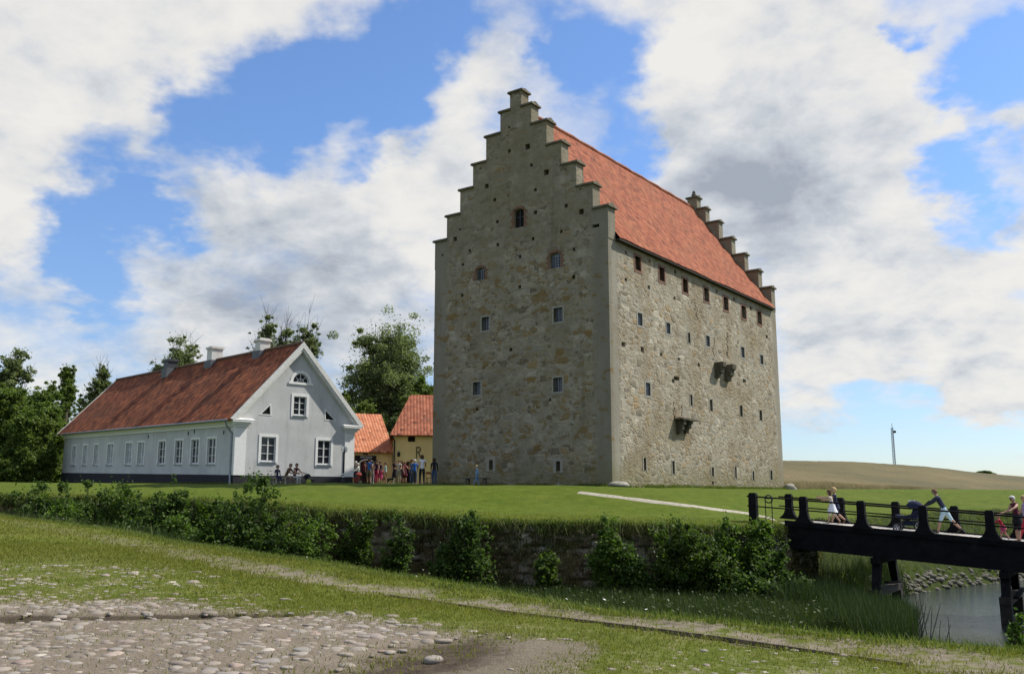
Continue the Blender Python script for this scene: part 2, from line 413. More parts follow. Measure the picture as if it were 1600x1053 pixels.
def seg_mask(px, py, poly):  # point in polygon
    inside = np.zeros(px.shape, bool); n = len(poly)
    for i in range(n):
        (x1, y1), (x2, y2) = poly[i], poly[(i + 1) % n]
        c = ((y1 > py) != (y2 > py)) & (px < (x2 - x1) * (py - y1) / (y2 - y1 + 1e-9) + x1)
        inside ^= c
    return inside
def ground_poly(pxs): return [cast_plane(*p) for p in pxs]
PATH_LINE = [cast_plane(*p) for p in [(0, 812), (200, 845), (400, 885), (600, 917), (800, 941), (1000, 971), (1200, 999), (1400, 1021), (1600, 1040)]]
PATH_LINE = [(-40, 36)] + PATH_LINE + [(7, 7.2), (12, 6)]
COBBLE = ground_poly([(0, 944), (130, 940), (250, 938), (330, 946), (420, 958), (560, 962), (660, 976), (735, 990), (800, 1000), (740, 1030), (560, 1053)]) + [(-1, 5.5), (-3, 2), (-9, 2), (-9.5, 8)]
SCATTER = ground_poly([(0, 876), (120, 872), (260, 890), (360, 925), (420, 958), (250, 945), (0, 950)]) + [(-9.5, 12)]
SCATTER2 = ground_poly([(560, 955), (760, 975), (1000, 992), (1300, 1030), (1420, 1053)]) + [(3, 6.0), (1.0, 6.6)] + ground_poly([(880, 1040), (960, 1020), (800, 1003), (660, 975)])
SAND = ground_poly([(700, 1012), (800, 998), (940, 1012), (960, 1030), (880, 1053)]) + [(.5, 6), (-1.5, 6)] + ground_poly([(560, 1053)])
DIRTY = ground_poly([(470, 1066), (580, 1036), (655, 1012), (705, 999), (752, 996), (772, 1012), (752, 1034), (705, 1054), (650, 1078)]) 
def soft_in(x, y, poly, w=.5):
    ins = seg_mask(x, y, poly); sd = np.abs(polyline_sd(x, y, poly + [poly[0]]))
    return np.clip(.5 + np.where(ins, sd, -sd) / w * .5, 0, 1)
def yard_masks(x, y):
    jx, jy = x + (fbm(x * 1.6, y * 1.6, 21) - .5) * .9, y + (fbm(x * 1.6, y * 1.6, 33) - .5) * .9
    near = (y < 48) & (np.abs(x) < 50)
    path = np.where(near, 1 - sstep(.30, .85, np.abs(polyline_sd(jx, jy, PATH_LINE)) + (fbm(x * 2.5, y * 2.5, 5) - .5) * .5), 0)
    path = path * np.interp(x, [-12, -4], [.40, .92])
    cob = np.where(near, soft_in(jx, jy, COBBLE, .8), 0)
    sand = np.where(near, soft_in(jx, jy, SAND, .5), 0)
    dirt = np.where(near, soft_in(jx, jy, DIRTY, .45), 0)
    sc = np.where(near, np.maximum(soft_in(jx, jy, SCATTER, 1.), soft_in(jx, jy, SCATTER2, .9)), 0)
    groove = ground_poly([(0, 968), (150, 968), (280, 966), (390, 962), (450, 960)])
    dirt = np.maximum(dirt, np.where(near, (1 - sstep(.10, .30, np.abs(polyline_sd(x, y + (fbm(x * 2, y * 2, 3) - .5) * .25, groove)))) * .85, 0))
    return path, cob, sand, dirt, sc

def make_terrain():
    xs = np.concatenate([[-4000, -1500, -600, -300, -200, -150], np.arange(-120, -46, 4), np.arange(-46, -20, .5), np.arange(-20, 16, .2), np.arange(16, 30, .4), np.arange(30, 60, 1.5), np.arange(60, 200, 6), [250, 350, 600, 1500, 4000]])
    ys = np.concatenate([[-60, -30, -15, -8, -3, 0, 2, 3.5, 5], np.arange(6, 18, .12), np.arange(18, 34, .25), np.arange(34, 38.5, .12), np.arange(38.5, 64, .4), np.arange(64, 110, 1.5), np.arange(110, 290, 5), [320, 400, 600, 1000, 1165, 2000, 4500]])
    X, Y = np.meshgrid(xs, ys); Z = terrain(X, Y)
    path, cob, sand, dirt, sc = yard_masks(X, Y)
    s1 = polyline_sd(X, Y, CREST)
    Z = Z - .05 * path * (s1 < 0) - .05 * dirt * (s1 < 0)
    nx, ny = len(xs), len(ys)
    V = np.stack([X, Y, Z], -1).reshape(-1, 3)
    i = np.arange(nx * ny).reshape(ny, nx)
    F = np.stack([i[:-1, :-1], i[:-1, 1:], i[1:, 1:], i[1:, :-1]], -1).reshape(-1, 4)
    s2 = -polyline_sd(X, Y, EDGE)
    moat = ((s1 > .2) & (s2 > .02)) * sstep(.2, 1.4, s1)
    isl = (s2 <= .02) & (s1 > 0)
    att = {'path': path * (s1 < 0), 'cobble': cob, 'sand': sand, 'dirt': dirt, 'scatter': sc, 'moat': moat, 'island': isl.astype(float)}
    att = {k: v.ravel() for k, v in att.items()}
    me = np_mesh('ground', V, F, ground_material(), att, 'point')
    me.polygons.foreach_set('use_smooth', [True] * len(me.polygons))
    o = bpy.data.objects.new('ground', me); COL.objects.link(o); tag(o, kind='structure')
def ground_material():
    m, t, b = mat('ground')
    c = t.coord()
    A = {k: t.attr(k, 'Fac') for k in ('path', 'cobble', 'sand', 'dirt', 'scatter', 'moat', 'island')}
    n1 = t.noise(c, .35, 5, .6); n2 = t.noise(c, 2.2, 6, .65); n3 = t.noise(c, 11, 5, .65); n4 = t.noise(c, 45, 4, .6)
    # mown grass: yellowish where dry
    g = t.ramp(t.m('ADD', t.m('MULTIPLY', n2, .6), t.m('MULTIPLY', n3, .4)), [(.32, (.042, .060, .008)), (.5, (.095, .122, .014)), (.68, (.16, .17, .028))])
    g = t.mix(t.m('MULTIPLY', t.mr(n1, .4, .68), .55), g, (.125, .125, .032))
    isl = t.ramp(t.m('ADD', t.m('MULTIPLY', n2, .55), t.m('MULTIPLY', n3, .45)), [(.3, (.042, .066, .006)), (.5, (.078, .112, .010)), (.7, (.125, .155, .020))])
    isl = t.mix(t.m('MULTIPLY', t.mr(n1, .4, .7), .5), isl, (.11, .13, .022)); n5 = t.noise(c, .9, 5, .7); isl = t.mix(t.m('MULTIPLY', t.mr(n5, .5, .7), .45), isl, (.045, .075, .008))
    g = t.mix(A['island'], g, isl)
    wet = t.ramp(n2, [(.3, (.018, .028, .007)), (.6, (.045, .062, .012)), (.75, (.075, .065, .02))])
    g = t.mix(A['moat'], g, wet)
    soil = t.ramp(t.m('ADD', t.m('MULTIPLY', n2, .5), t.m('MULTIPLY', n4, .5)), [(.3, (.14, .115, .088)), (.5, (.24, .20, .155)), (.7, (.35, .305, .24))])
    sandc = t.ramp(t.m('ADD', t.m('MULTIPLY', n2, .4), t.m('MULTIPLY', n4, .6)), [(.3, (.11, .092, .064)), (.55, (.18, .152, .112)), (.75, (.26, .228, .175))])
    dark = t.ramp(n3, [(.3, (.04, .03, .022)), (.7, (.095, .072, .052))])
    jit = t.m('ADD', t.m('MULTIPLY', t.m('SUBTRACT', n3, .5), 1.1), t.m('MULTIPLY', t.m('SUBTRACT', n2, .5), .9))
    def thr(a, s=.22, off=0.): return t.mr(t.m('ADD', t.m('ADD', a, t.m('MULTIPLY', jit, t.m('MULTIPLY', t.m('MULTIPLY', a, t.m('SUBTRACT', 1., a)), 4.))), off), .5 - s, .5 + s)
    col = t.mix(t.m('MULTIPLY', thr(A['path'], .4), t.mr(t.noise(c, 3.1, 5, .65), .36, .56)), g, t.mix(.5, soil, sandc))
    sc = t.m('MULTIPLY', A['scatter'], t.mr(jit, -.05, .25))
    col = t.mix(t.m('MULTIPLY', sc, .55), col, soil)
    ccol = t.mix(t.m('MULTIPLY', t.mr(n2, .58, .72), .5), soil, (.07, .09, .02))
    ccol = t.mix(.35, ccol, (.10, .078, .055))
    col = t.mix(thr(A['cobble']), col, ccol)
    col = t.mix(thr(A['sand']), col, sandc)
    col = t.mix(thr(A['dirt'], .3), col, dark)
    t.put(b.inputs['Base Color'], col); b.inputs['Roughness'].default_value = .95; b.inputs['Specular IOR Level'].default_value = .1
    t.put(b.inputs['Normal'], t.bump(t.m('ADD', n3, t.m('MULTIPLY', n4, .5)), .7, .06))
    return m
make_terrain()

# the crop on the hill
def make_crop():
    xs = np.concatenate([np.arange(-160, 28, 8), np.arange(28, 260, 1.2)]); tt = np.concatenate([[0, .003], np.linspace(.02, 1, 60), [1.1, 1.3]])
    X, T = np.meshgrid(xs, tt); Y = field_edge_y(X) + .8 + T * 156 + (fbm(X * .3, T * 0, 8) - .5) * 2.5 * (T < .01)
    Z = terrain(X, Y) + np.where(T <= 0, -.1, .75 + (fbm(X * .8, Y * .5, 2) - .5) * .25)
    ny, nx = X.shape; i = np.arange(nx * ny).reshape(ny, nx)
    F = np.stack([i[:-1, :-1], i[:-1, 1:], i[1:, 1:], i[1:, :-1]], -1).reshape(-1, 4)
    m, t, b = mat('ripe_crop'); c = t.coord()
    n1 = t.noise(t.mapping(c, (.03, .008, .1)), 1., 6, .6); n2 = t.noise(t.mapping(c, (1.2, .12, 1.)), 1., 6, .7); n3 = t.noise(t.mapping(c, (.12, .012, 1)), 1., 4, .6)
    col = t.ramp(t.m('ADD', t.m('MULTIPLY', n1, .5), t.m('ADD', t.m('MULTIPLY', n2, .25), t.m('MULTIPLY', n3, .25))), [(.36, (.062, .058, .018)), (.5, (.110, .088, .030)), (.64, (.165, .122, .048))])
    t.put(b.inputs['Base Color'], col); t.put(b.inputs['Normal'], t.bump(n2, .6, .4))
    me = np_mesh('crop_field', np.stack([X, Y, Z], -1).reshape(-1, 3), F, m)
    me.polygons.foreach_set('use_smooth', [True] * len(me.polygons))
    o = bpy.data.objects.new('crop_field', me); COL.objects.link(o); tag(o, kind='structure')
make_crop()

# water
def make_water():
    m, t, b = mat('moat_water'); c = t.coord()
    b.inputs['Base Color'].default_value = (.035, .045, .04, 1); b.inputs['Roughness'].default_value = .06; b.inputs['Specular IOR Level'].default_value = .5
    n = t.noise(t.mapping(c, (1., 2.2, 1.)), 1.6, 6, .65); n2 = t.noise(t.mapping(c, (1., 3.0, 1.)), 7., 4, .6)
    t.put(b.inputs['Normal'], t.bump(t.m('ADD', n, t.m('MULTIPLY', n2, .3)), .35, .08))
    mb = MB(); mb.add([(8, 9, WATER_Z), (160, 9, WATER_Z), (160, 75, WATER_Z), (8, 75, WATER_Z)], [(0, 1, 2, 3)])
    tag(mb.build('water', m), kind='structure')
make_water()
# ------------------------------------------------------------------ building helpers
class Frame:
    """local frame of a building: origin, heading; pixel -> local coordinates on one of its walls"""
    def __init__(s, o, yaw):
        s.o = Vector(o); s.yaw = yaw; s.d = Vector((math.cos(yaw), math.sin(yaw), 0)); s.n = Vector((-math.sin(yaw), math.cos(yaw), 0))
    def loc(s, P): q = Vector(P) - s.o; return Vector((q.dot(s.d), q.dot(s.n), q.z))
    def on_front(s, px, py, y=0.): return s.loc(onplane(px, py, s.o + s.n * y, s.n))
    def on_side(s, px, py, x=0.): return s.loc(onplane(px, py, s.o + s.d * x, s.d))
    def world(s, p): return s.o + s.d * p[0] + s.n * p[1] + Vector((0, 0, p[2]))
def boolean_cut(ob, cutter_mb):
    cm = cutter_mb.mesh('cutter', []); co = bpy.data.objects.new('cutter', cm); COL.objects.link(co)
    co.matrix_world = ob.matrix_world.copy() if ob.parent is None else Matrix()
    co.parent = ob.parent
    md = ob.modifiers.new('cut', 'BOOLEAN'); md.operation = 'DIFFERENCE'; md.object = co; md.solver = 'EXACT'; md.use_self = True
    bpy.context.view_layer.update()
    dg = bpy.context.evaluated_depsgraph_get()
    me = bpy.data.meshes.new_from_object(ob.evaluated_get(dg)); ob.modifiers.clear()
    old = ob.data; ob.data = me; bpy.data.meshes.remove(old)
    bpy.data.objects.remove(co); bpy.data.meshes.remove(cm)
def arch_poly(cx, z0, w, h, rise, n=6):
    pts = [(cx - w / 2, z0), (cx + w / 2, z0)]
    for k in range(n + 1):
        a = math.pi * k / n; pts.append((cx + math.cos(a) * w / 2, z0 + h - rise + math.sin(a) * rise))
    return pts
class Wall:
    """basis on a wall: point(u, z, out)"""
    def __init__(s, kind, off=0.): s.k = kind; s.off = off
    def p(s, u, z, out=0.):
        return (u, s.off - out, z) if s.k == 'front' else (s.off - out, u, z) if s.k == 'left' else (s.off + out, u, z)
    def box(s, mb, u0, u1, z0, z1, o0, o1, mi=0):
        a, b = s.p(u0, z0, o0), s.p(u1, z1, o1)
        mb.box(min(a[0], b[0]), min(a[1], b[1]), min(a[2], b[2]), max(a[0], b[0]), max(a[1], b[1]), max(a[2], b[2]), mi)

GLASS = None
def glass_mat(name, col, rough=.12, spec=.5):
    m, t, b = mat(name); c = t.coord()
    t.put(b.inputs['Base Color'], t.mix(t.mr(t.noise(c, 1.7, 3), .35, .65), col, tuple(x * 1.7 for x in col)))
    b.inputs['Roughness'].default_value = rough; b.inputs['Specular IOR Level'].default_value = spec
    t.put(b.inputs['Normal'], t.bump(t.noise(c, 3., 2), .06, .03)); return m
M = {}
M['glass'] = glass_mat('window_glass', (.018, .021, .026)); M['glass_grey'] = glass_mat('old_leaded_glass', (.085, .098, .115), .22, .6)
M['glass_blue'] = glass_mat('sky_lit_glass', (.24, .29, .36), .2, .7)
M['blind'] = glass_mat('window_with_pale_blind', (.24, .26, .28), .3, .5)
M['white'] = simple('white_paint', (.74, .74, .72), .6, .06, 9)
M['sash'] = simple('grey_white_sash', (.62, .63, .62), .6, .08, 9)
M['dark'] = simple('dark_opening', (.012, .011, .010), .95, .2)
M['brick'] = simple('red_brick_frame', (.23, .085, .06), .9, .35, 12, .4)
M['lime'] = simple('grey_stone_frame', (.27, .255, .21), .9, .2, 12, .4)
M['iron'] = simple('black_iron', (.02, .02, .022), .5, .2, 8)
M['zinc'] = simple('zinc_pipe', (.23, .25, .28), .45, .15, 8, 0, .6)

# ------------------------------------------------------------------ the stone castle
def castle_stone(name, upper=False):
    m, t, b = mat(name); c = t.coord()
    w = t.v('SUBTRACT', t.noise(c, 1.3, 4, .6, color=True), (.5, .5, .5))
    w2 = t.v('SUBTRACT', t.noise(c, 6., 3, .6, color=True), (.5, .5, .5))
    cw = t.v('ADD', c, t.v('ADD', t.v('SCALE', w, scale=.22), t.v('SCALE', w2, scale=.12)))
    sc1 = t.mapping(cw, (1.45, 1.45, 2.6)); sc2 = t.mapping(cw, (2.9, 2.9, 5.2), (3.1, 1.7, .4))
    CH = 'CHEBYCHEV'
    d1, c1 = t.m('MULTIPLY', t.m('SUBTRACT', t.voro(sc1, 1., 'F2', metric=CH), t.voro(sc1, 1., 'F1', metric=CH)), .7), t.voro(sc1, 1., 'F1', 'Color', metric=CH)
    d2, c2 = t.m('MULTIPLY', t.m('SUBTRACT', t.voro(sc2, 1., 'F2', metric=CH), t.voro(sc2, 1., 'F1', metric=CH)), .7), t.voro(sc2, 1., 'F1', 'Color', metric=CH)
    pick = t.mr(t.noise(c, .9, 3, .5), .47, .53)
    col_r = t.mix(pick, c1, c2); d = t.m('ADD', t.m('MULTIPLY', d1, t.m('SUBTRACT', 1., pick)), t.m('MULTIPLY', d2, pick))
    r = t.sep(col_r)
    sep = t.sep(c)
    stone = t.ramp(r[0], [(0, (.125, .095, .06)), (.14, (.27, .205, .125)), (.3, (.35, .29, .195)), (.48, (.42, .37, .275)), (.66, (.30, .275, .225)), (.8, (.50, .45, .35)), (.93, (.19, .16, .12)), (1., (.33, .21, .085))], 'CONSTANT')
    stone = t.mix(t.m('MULTIPLY', t.mr(t.noise(c, 14., 4, .65), .35, .7), .5), stone, t.mix(.5, stone, (.46, .42, .34)))
    # reddish and ochre single stones
    och = t.m('MULTIPLY', t.mr(r[1], .86, .9), .8)
    stone = t.mix(och, stone, (.32, .20, .075))
    mort = t.mr(d, .012, .09)
    nm = t.noise(c, 2.2, 5, .6)
    mortar = t.ramp(nm, [(.3, (.30, .27, .215)), (.7, (.47, .43, .35))])
    # old render still clinging to the stones in patches
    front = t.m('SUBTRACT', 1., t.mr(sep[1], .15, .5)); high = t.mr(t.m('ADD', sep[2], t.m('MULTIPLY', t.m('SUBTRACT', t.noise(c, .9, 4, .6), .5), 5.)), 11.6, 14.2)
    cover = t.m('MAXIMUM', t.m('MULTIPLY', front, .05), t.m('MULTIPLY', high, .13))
    render = t.mr(t.m('ADD', t.noise(c, .5, 6, .65), cover), .47, .68)
    col = t.mix(mort, mortar, stone)
    rcol = t.ramp(t.noise(c, 1.6, 6, .62), [(.3, (.20, .18, .13)), (.55, (.285, .255, .19)), (.75, (.37, .335, .26))])
    col = t.mix(t.m('MULTIPLY', render, .74), col, rcol)
    # smooth grey corner bands of mortar
    ax = t.m('MINIMUM', t.m('ABSOLUTE', sep[0]), t.m('ABSOLUTE', t.m('ADD', sep[0], 12.)))
    ay = t.m('MINIMUM', t.m('ABSOLUTE', sep[1]), t.m('ABSOLUTE', t.m('SUBTRACT', sep[1], CASTLE_L)))
    edge = t.m('MAXIMUM', ax, ay)
    wob = t.m('ADD', edge, t.m('MULTIPLY', t.m('SUBTRACT', t.noise(c, 1.8, 6, .7), .5), .9))
    band = t.m('SUBTRACT', 1., t.mr(wob, .75, 1.15))
    col = t.mix(t.m('MULTIPLY', band, .93), col, t.ramp(t.noise(t.mapping(c, (1, 1, .3)), 1.1, 5, .6), [(.3, (.215, .20, .165)), (.7, (.31, .29, .24))]))
    # weather: long dark streaks, moss low down and at the top; shade painted on the front
    st = t.m('MULTIPLY', t.mr(t.noise(t.mapping(c, (1.6, 1.6, .12)), 1., 5, .6), .52, .75), .30)
    col = t.mix(st, col, (.10, .09, .065))
    big = t.noise(c, .22, 4, .6)
    col = t.mix(t.m('MULTIPLY', t.mr(big, .5, .72), .30), col, (.22, .165, .07))
    col = t.mix(t.m('MAXIMUM', t.m('MULTIPLY', high, .44), t.m('MULTIPLY', front, .38)), col, (.10, .088, .048))  # darker up high; the front gable's shade is deepened in the stone colour
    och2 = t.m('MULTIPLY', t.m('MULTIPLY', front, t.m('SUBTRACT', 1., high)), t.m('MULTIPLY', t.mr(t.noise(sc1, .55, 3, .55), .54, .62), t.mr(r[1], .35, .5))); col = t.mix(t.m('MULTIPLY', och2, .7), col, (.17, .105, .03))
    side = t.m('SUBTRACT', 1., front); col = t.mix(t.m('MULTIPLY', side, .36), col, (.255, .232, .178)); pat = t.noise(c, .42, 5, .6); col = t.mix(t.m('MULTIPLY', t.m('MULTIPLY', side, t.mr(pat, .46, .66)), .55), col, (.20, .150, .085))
    low = t.m('MULTIPLY', t.m('SUBTRACT', 1., t.mr(t.m('ADD', sep[2], t.m('MULTIPLY', t.m('SUBTRACT', nm, .5), 2.)), .2, 1.9)), .5)
    col = t.mix(low, col, (.15, .14, .06))
    t.put(b.inputs['Base Color'], col); b.inputs['Roughness'].default_value = .95; b.inputs['Specular IOR Level'].default_value = .12
    hs = t.m('MULTIPLY', t.m('ADD', t.m('MULTIPLY', t.mr(d, .0, .22), .7), t.m('MULTIPLY', r[2], .9)), t.m('SUBTRACT', 1., t.m('MULTIPLY', render, .75)))
    hs = t.m('MULTIPLY', hs, t.m('SUBTRACT', 1., t.m('MULTIPLY', band, .92)))
    h = t.m('ADD', hs, t.m('MULTIPLY', t.noise(c, 7., 5, .65), .5))
    t.put(b.inputs['Normal'], t.bump(h, .50, .08)); return m
CASTLE_L = 24.57
CF = Frame((5.0575, 46.507, E + .414), -.6298)
STEP_W = [.3735, 1.0755, 2.122, 3.099, 4.066, 5.081, 6.0]
STEP_H = [22.79, 21.77, 20.50, 18.99, 17.59, 16.15, 14.72]
EAVE = 12.99
def make_castle():
    root = thing('stone_castle', 'tall grey rubble stone castle with stepped gables and a red tiled roof', 'castle', CF.o, CF.yaw)
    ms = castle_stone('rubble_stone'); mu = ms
    G, S = Wall('front'), Wall('right')
    # (px, py, w, h)
    gable_holes = []
    for zx, zy, s in [(397, 340, 6), (480, 320, 10), (498, 404, 6), (566, 437, 10), (516, 517, 6), (330, 563, 6), (294, 500, 8), (516, 620, 7), (656, 590, 7), (726, 617, 10), (342, 663, 6), (634, 708, 6), (505, 741, 6),
                      (149, 742, 8), (172, 698, 4), (344, 768, 6), (216, 795, 5), (692, 790, 6), (445, 822, 6), (184, 858, 5), (690, 915, 7), (444, 960, 6), (182, 997, 5), (655, 425, 3), (265, 420, 3), (722, 513, 3), (397, 232, 4), (92, 815, 4), (392, 545, 3)]:
        gable_holes.append((660 + zx / 2.924, 120 + zy / 2.924, s * .75, s * .85))
    gable_holes.append((931, 353, 11, 5))
    for zx, zy, s in [(440, 275, 6), (636, 525, 5), (272, 572, 5), (198, 5, 5)]:
        gable_holes.append((660 + zx / 3.191, 460 + zy / 3.191, s * .8, s * .9))
    gable_slits = [(872, 728, 6.5, 15), (767, 726, 6, 15)]
    gable_glass = [(872, 492, 14, 22), (758.5, 506, 11.5, 21), (871.5, 601, 14, 22), (745, 607, 12, 20)]
    gable_arch = [(811, 341, 15, 29, 'dark'), (867.5, 407, 16.5, 24, 'glass_grey'), (751, 428, 13, 19, 'glass_grey')]
    side_eave = [(996.5, 412), (1034, 429), (1070.5, 447), (1103.5, 461), (1134, 475), (1162, 488), (1186.5, 497)]
    side_glass = [(1000, 499, 7, 19), (1044, 513, 6, 17), (1106, 533, 5.5, 16), (1160.5, 550.5, 5, 16), (1190, 562, 4.5, 14), (1012.5, 608, 7, 20)]
    side_slits = [(1076.5, 528, 3.5, 16), (1080, 625, 3.4, 17), (1111, 633, 4.2, 18), (1158, 642, 4.2, 17), (1188.5, 649, 3.8, 16), (1007.5, 725, 4, 19), (1052, 730, 3.6, 20), (1113.5, 737, 3.2, 14), (1149.4, 738, 2.6, 18), (1177, 743, 2.6, 14), (1205, 742, 3.2, 14)]
    side_holes = [(974, 538, 6, 7), (1003.7, 546, 5, 8), (1033, 554, 4, 5), (1060.6, 561, 4, 4), (1092, 570, 3, 6), (1057, 591, 8, 6), (1052, 595, 4, 6), (1114, 754, 3, 5), (978, 437, 4, 5), (1014, 449, 4, 6), (1054, 466, 3, 5), (978, 395, 3, 5), (1055, 425, 3, 5), (1015, 408, 3, 5),
                  (1053, 640, 2, 26), (1065, 640, 2, 20), (1115, 545, 2.4, 36), (1136.5, 540, 2.6, 42), (1163, 595, 5, 5), (1089, 490, 2.6, 20), (1086, 478, 2, 14), (1120, 455, 3, 5), (1147, 468, 3, 5), (1173, 482, 2.6, 5), (1198, 526, 3, 5)]
    def rect(F_, px, py, w, h, side):
        f = F_.on_side if side else F_.on_front; k = 1 if side else 0
        a, b_ = f(px - w / 2, py), f(px + w / 2, py); tp, bt = f(px, py - h / 2), f(px, py + h / 2)
        return a[k], b_[k], bt.z, tp.z
    cut = MB(); wins = []
    rng = random.Random(4)
    for r in gable_holes: u0, u1, z0, z1 = rect(CF, *r, False); G.box(cut, u0, u1, z0, z1, -.5, .3)
    for r in gable_slits: u0, u1, z0, z1 = rect(CF, *r, False); G.box(cut, u0, u1, z0, z1, -.8, .3); wins.append(('slit', G, u0, u1, z0, z1))
    for r in gable_glass: u0, u1, z0, z1 = rect(CF, *r, False); G.box(cut, u0, u1, z0, z1, -.45, .3); wins.append(('lattice', G, u0, u1, z0, z1))
    for *r, kd in gable_arch:
        u0, u1, z0, z1 = rect(CF, *r, False); w = u1 - u0
        cut.prism(arch_poly((u0 + u1) / 2, z0, w, z1 - z0, w * .22), -.3, .5); wins.append(('arch_' + kd, G, u0, u1, z0, z1))
    for px, py in side_eave:
        u0, u1, z0, z1 = rect(CF, px, py, 8.5 - (px - 996) * .013, 21 - (px - 996) * .012, True); S.box(cut, u0, u1, z0, z1, -.5, .3); wins.append(('eave', S, u0, u1, z0, z1))
    for r in side_glass: u0, u1, z0, z1 = rect(CF, *r, True); S.box(cut, u0, u1, z0, z1, -.3, .3); wins.append(('lattice_blue', S, u0, u1, z0, z1))
    for r in side_slits: u0, u1, z0, z1 = rect(CF, *r, True); S.box(cut, u0, u1, z0, z1, -.7, .3); wins.append(('slit', S, u0, u1, z0, z1))
    cracks = [r for r in side_holes if r[3] > 13]; side_holes = [r for r in side_holes if r[3] <= 13]
    for px, py, w_, h_ in cracks:
        k = int(h_ / 4)
        for i in range(k): side_holes.append((px + rng.uniform(-1.3, 1.3), py - h_ / 2 + h_ * (i + .5) / k, rng.uniform(1., 2.2), h_ / k * rng.uniform(.5, .92)))
    for r in side_holes: u0, u1, z0, z1 = rect(CF, *r, True); S.box(cut, u0, u1, z0, z1, -.45, .3)
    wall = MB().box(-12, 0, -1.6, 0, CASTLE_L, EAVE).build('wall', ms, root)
    boolean_cut(wall, cut)
    # stepped gables
    def gable(y0, y1, holes):
        poly = [(-6 - STEP_W[6] - .04, EAVE - .9)]
        lo = [EAVE] + STEP_H[::-1]
        left = []
        for k in range(6, -1, -1):
            zb = left[-1][1] if left else EAVE
            left += [(-6 - STEP_W[k] - .03, zb), (-6 - STEP_W[k] - .03, STEP_H[k])]
        poly = left + [(-12 - x, z) for x, z in reversed(left)]
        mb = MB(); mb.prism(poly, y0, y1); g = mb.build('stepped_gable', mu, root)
        if holes: boolean_cut(g, cut)
        for k in range(7):
            inner = STEP_W[k - 1] if k else -STEP_W[0]
            for s in (-1, 1):
                if k == 0 and s == 1: continue
                xa, xb = (-STEP_W[0], STEP_W[0]) if k == 0 else (inner - .02, STEP_W[k])
                xa, xb = (s * xa, s * xb); x0, x1 = min(xa, xb) - 6, max(xa, xb) - 6
                oL, oR = (.16, .16) if k == 0 else ((.0, .16) if s > 0 else (.16, .0))
                cp = MB(); z = STEP_H[k]; a = (x0 - oL, y0 - .12, x1 + oR, y1 + .12); jz = rng.uniform(-.03, .03)
                cp.hexa([(a[0], a[1], z - .02), (a[2], a[1], z - .02), (a[2], a[3], z - .02), (a[0], a[3], z - .02),
                         (a[0] + .02, a[1] + .03, z + .10), (a[2] - .02, a[1] + .03, z + .10), (a[2] - .02, a[3] - .03, z + .10), (a[0] + .02, a[3] - .03, z + .10)])
                ym = (y0 + y1) / 2
                cp.hexa([(a[0] + .05, a[1] + .10, z + .098), (a[2] - .05, a[1] + .10, z + .098), (a[2] - .05, a[3] - .10, z + .098), (a[0] + .05, a[3] - .10, z + .098),
                         (a[0] + .07, ym - .05, z + .24 + jz), (a[2] - .07, ym - .05, z + .24 + jz), (a[2] - .07, ym + .05, z + .24 + jz), (a[0] + .07, ym + .05, z + .24 + jz)])
                cp.build('coping_stone', M['coping'], g)
        return g
    M['corbel'] = simple('dark_corbel_stone', (.085, .075, .052), .95, .35, 4, .6); M['coping'] = simple('mossy_coping_stone', (.11, .10, .07), .95, .35, 4, .6)
    gable(-.003, .74, True)
    far = gable(CASTLE_L - .74, CASTLE_L + .003, False)
    MB().lathe([(.22, 0), (.2, .15), (.12, .28), (.14, .36), (.05, .5)], 8, (-6, CASTLE_L - .35, STEP_H[0] + .2)).build('finial', M['coping'], far)
    # roof
    rz = 22.0; ov = .32
    slope = (rz - EAVE - .13) / (6 + ov)
    mt = tiles('castle_roof_tiles', (.17, .044, .018), (.27, .074, .031), (.345, .112, .052), .24, .32, moss=(.24, .115, .05), mossamt=.38, lichen=.35, bs=1.)
    mb = MB()
    y0, y1 = .74, CASTLE_L - .74; ny = 40; nv = 18
    rr = random.Random(2)
    for s in (1, -1):
        o = len(mb.v)
        for i in range(ny + 1):
            y = y0 + (y1 - y0) * i / ny
            for k in range(nv + 1):
                f = k / nv; xx = (6 + ov) * (1 - f); z = rz - slope * xx + (mnoise.noise((y * .35, f * 4, s * 3)) * .07 if 0 < i < ny else 0) - .10 * math.sin(f * math.pi)
                mb.v.append((-6 + s * xx, y, z))
        for i in range(ny):
            for k in range(nv):
                a = o + i * (nv + 1) + k; q = [a, a + nv + 1, a + nv + 2, a + 1]
                if s > 0: q.reverse()
                mb.f.append(q); mb.mi.append(0)
    roof_me = mb.mesh('roof', mt)
    set_uv(roof_me, lambda co, n: (co.y, math.hypot(abs(co.x + 6), 0) * math.hypot(1, slope)))
    bpy_roof = link('roof', roof_me, root)
    ea = MB(); zx = rz - slope * (6 + ov)
    ea.box(-12 - ov + .03, y0, zx - .13, -12 + .1, y1, zx - .02); ea.box(-.1, y0, zx - .13, ov - .03, y1, zx - .02)
    ea.build('eaves_board', simple('tarred_eaves', (.035, .028, .022), .9), bpy_roof)
    rdg = MB(); rdg.tube([(-6, y0 + (y1 - y0) * i / 30, rz + .02 + .03 * math.sin(i * 2.1)) for i in range(31)], .13, 8); rdg.build('ridge', simple('ridge_tiles', (.30, .12, .07), .9, .3, 5, .4), bpy_roof)
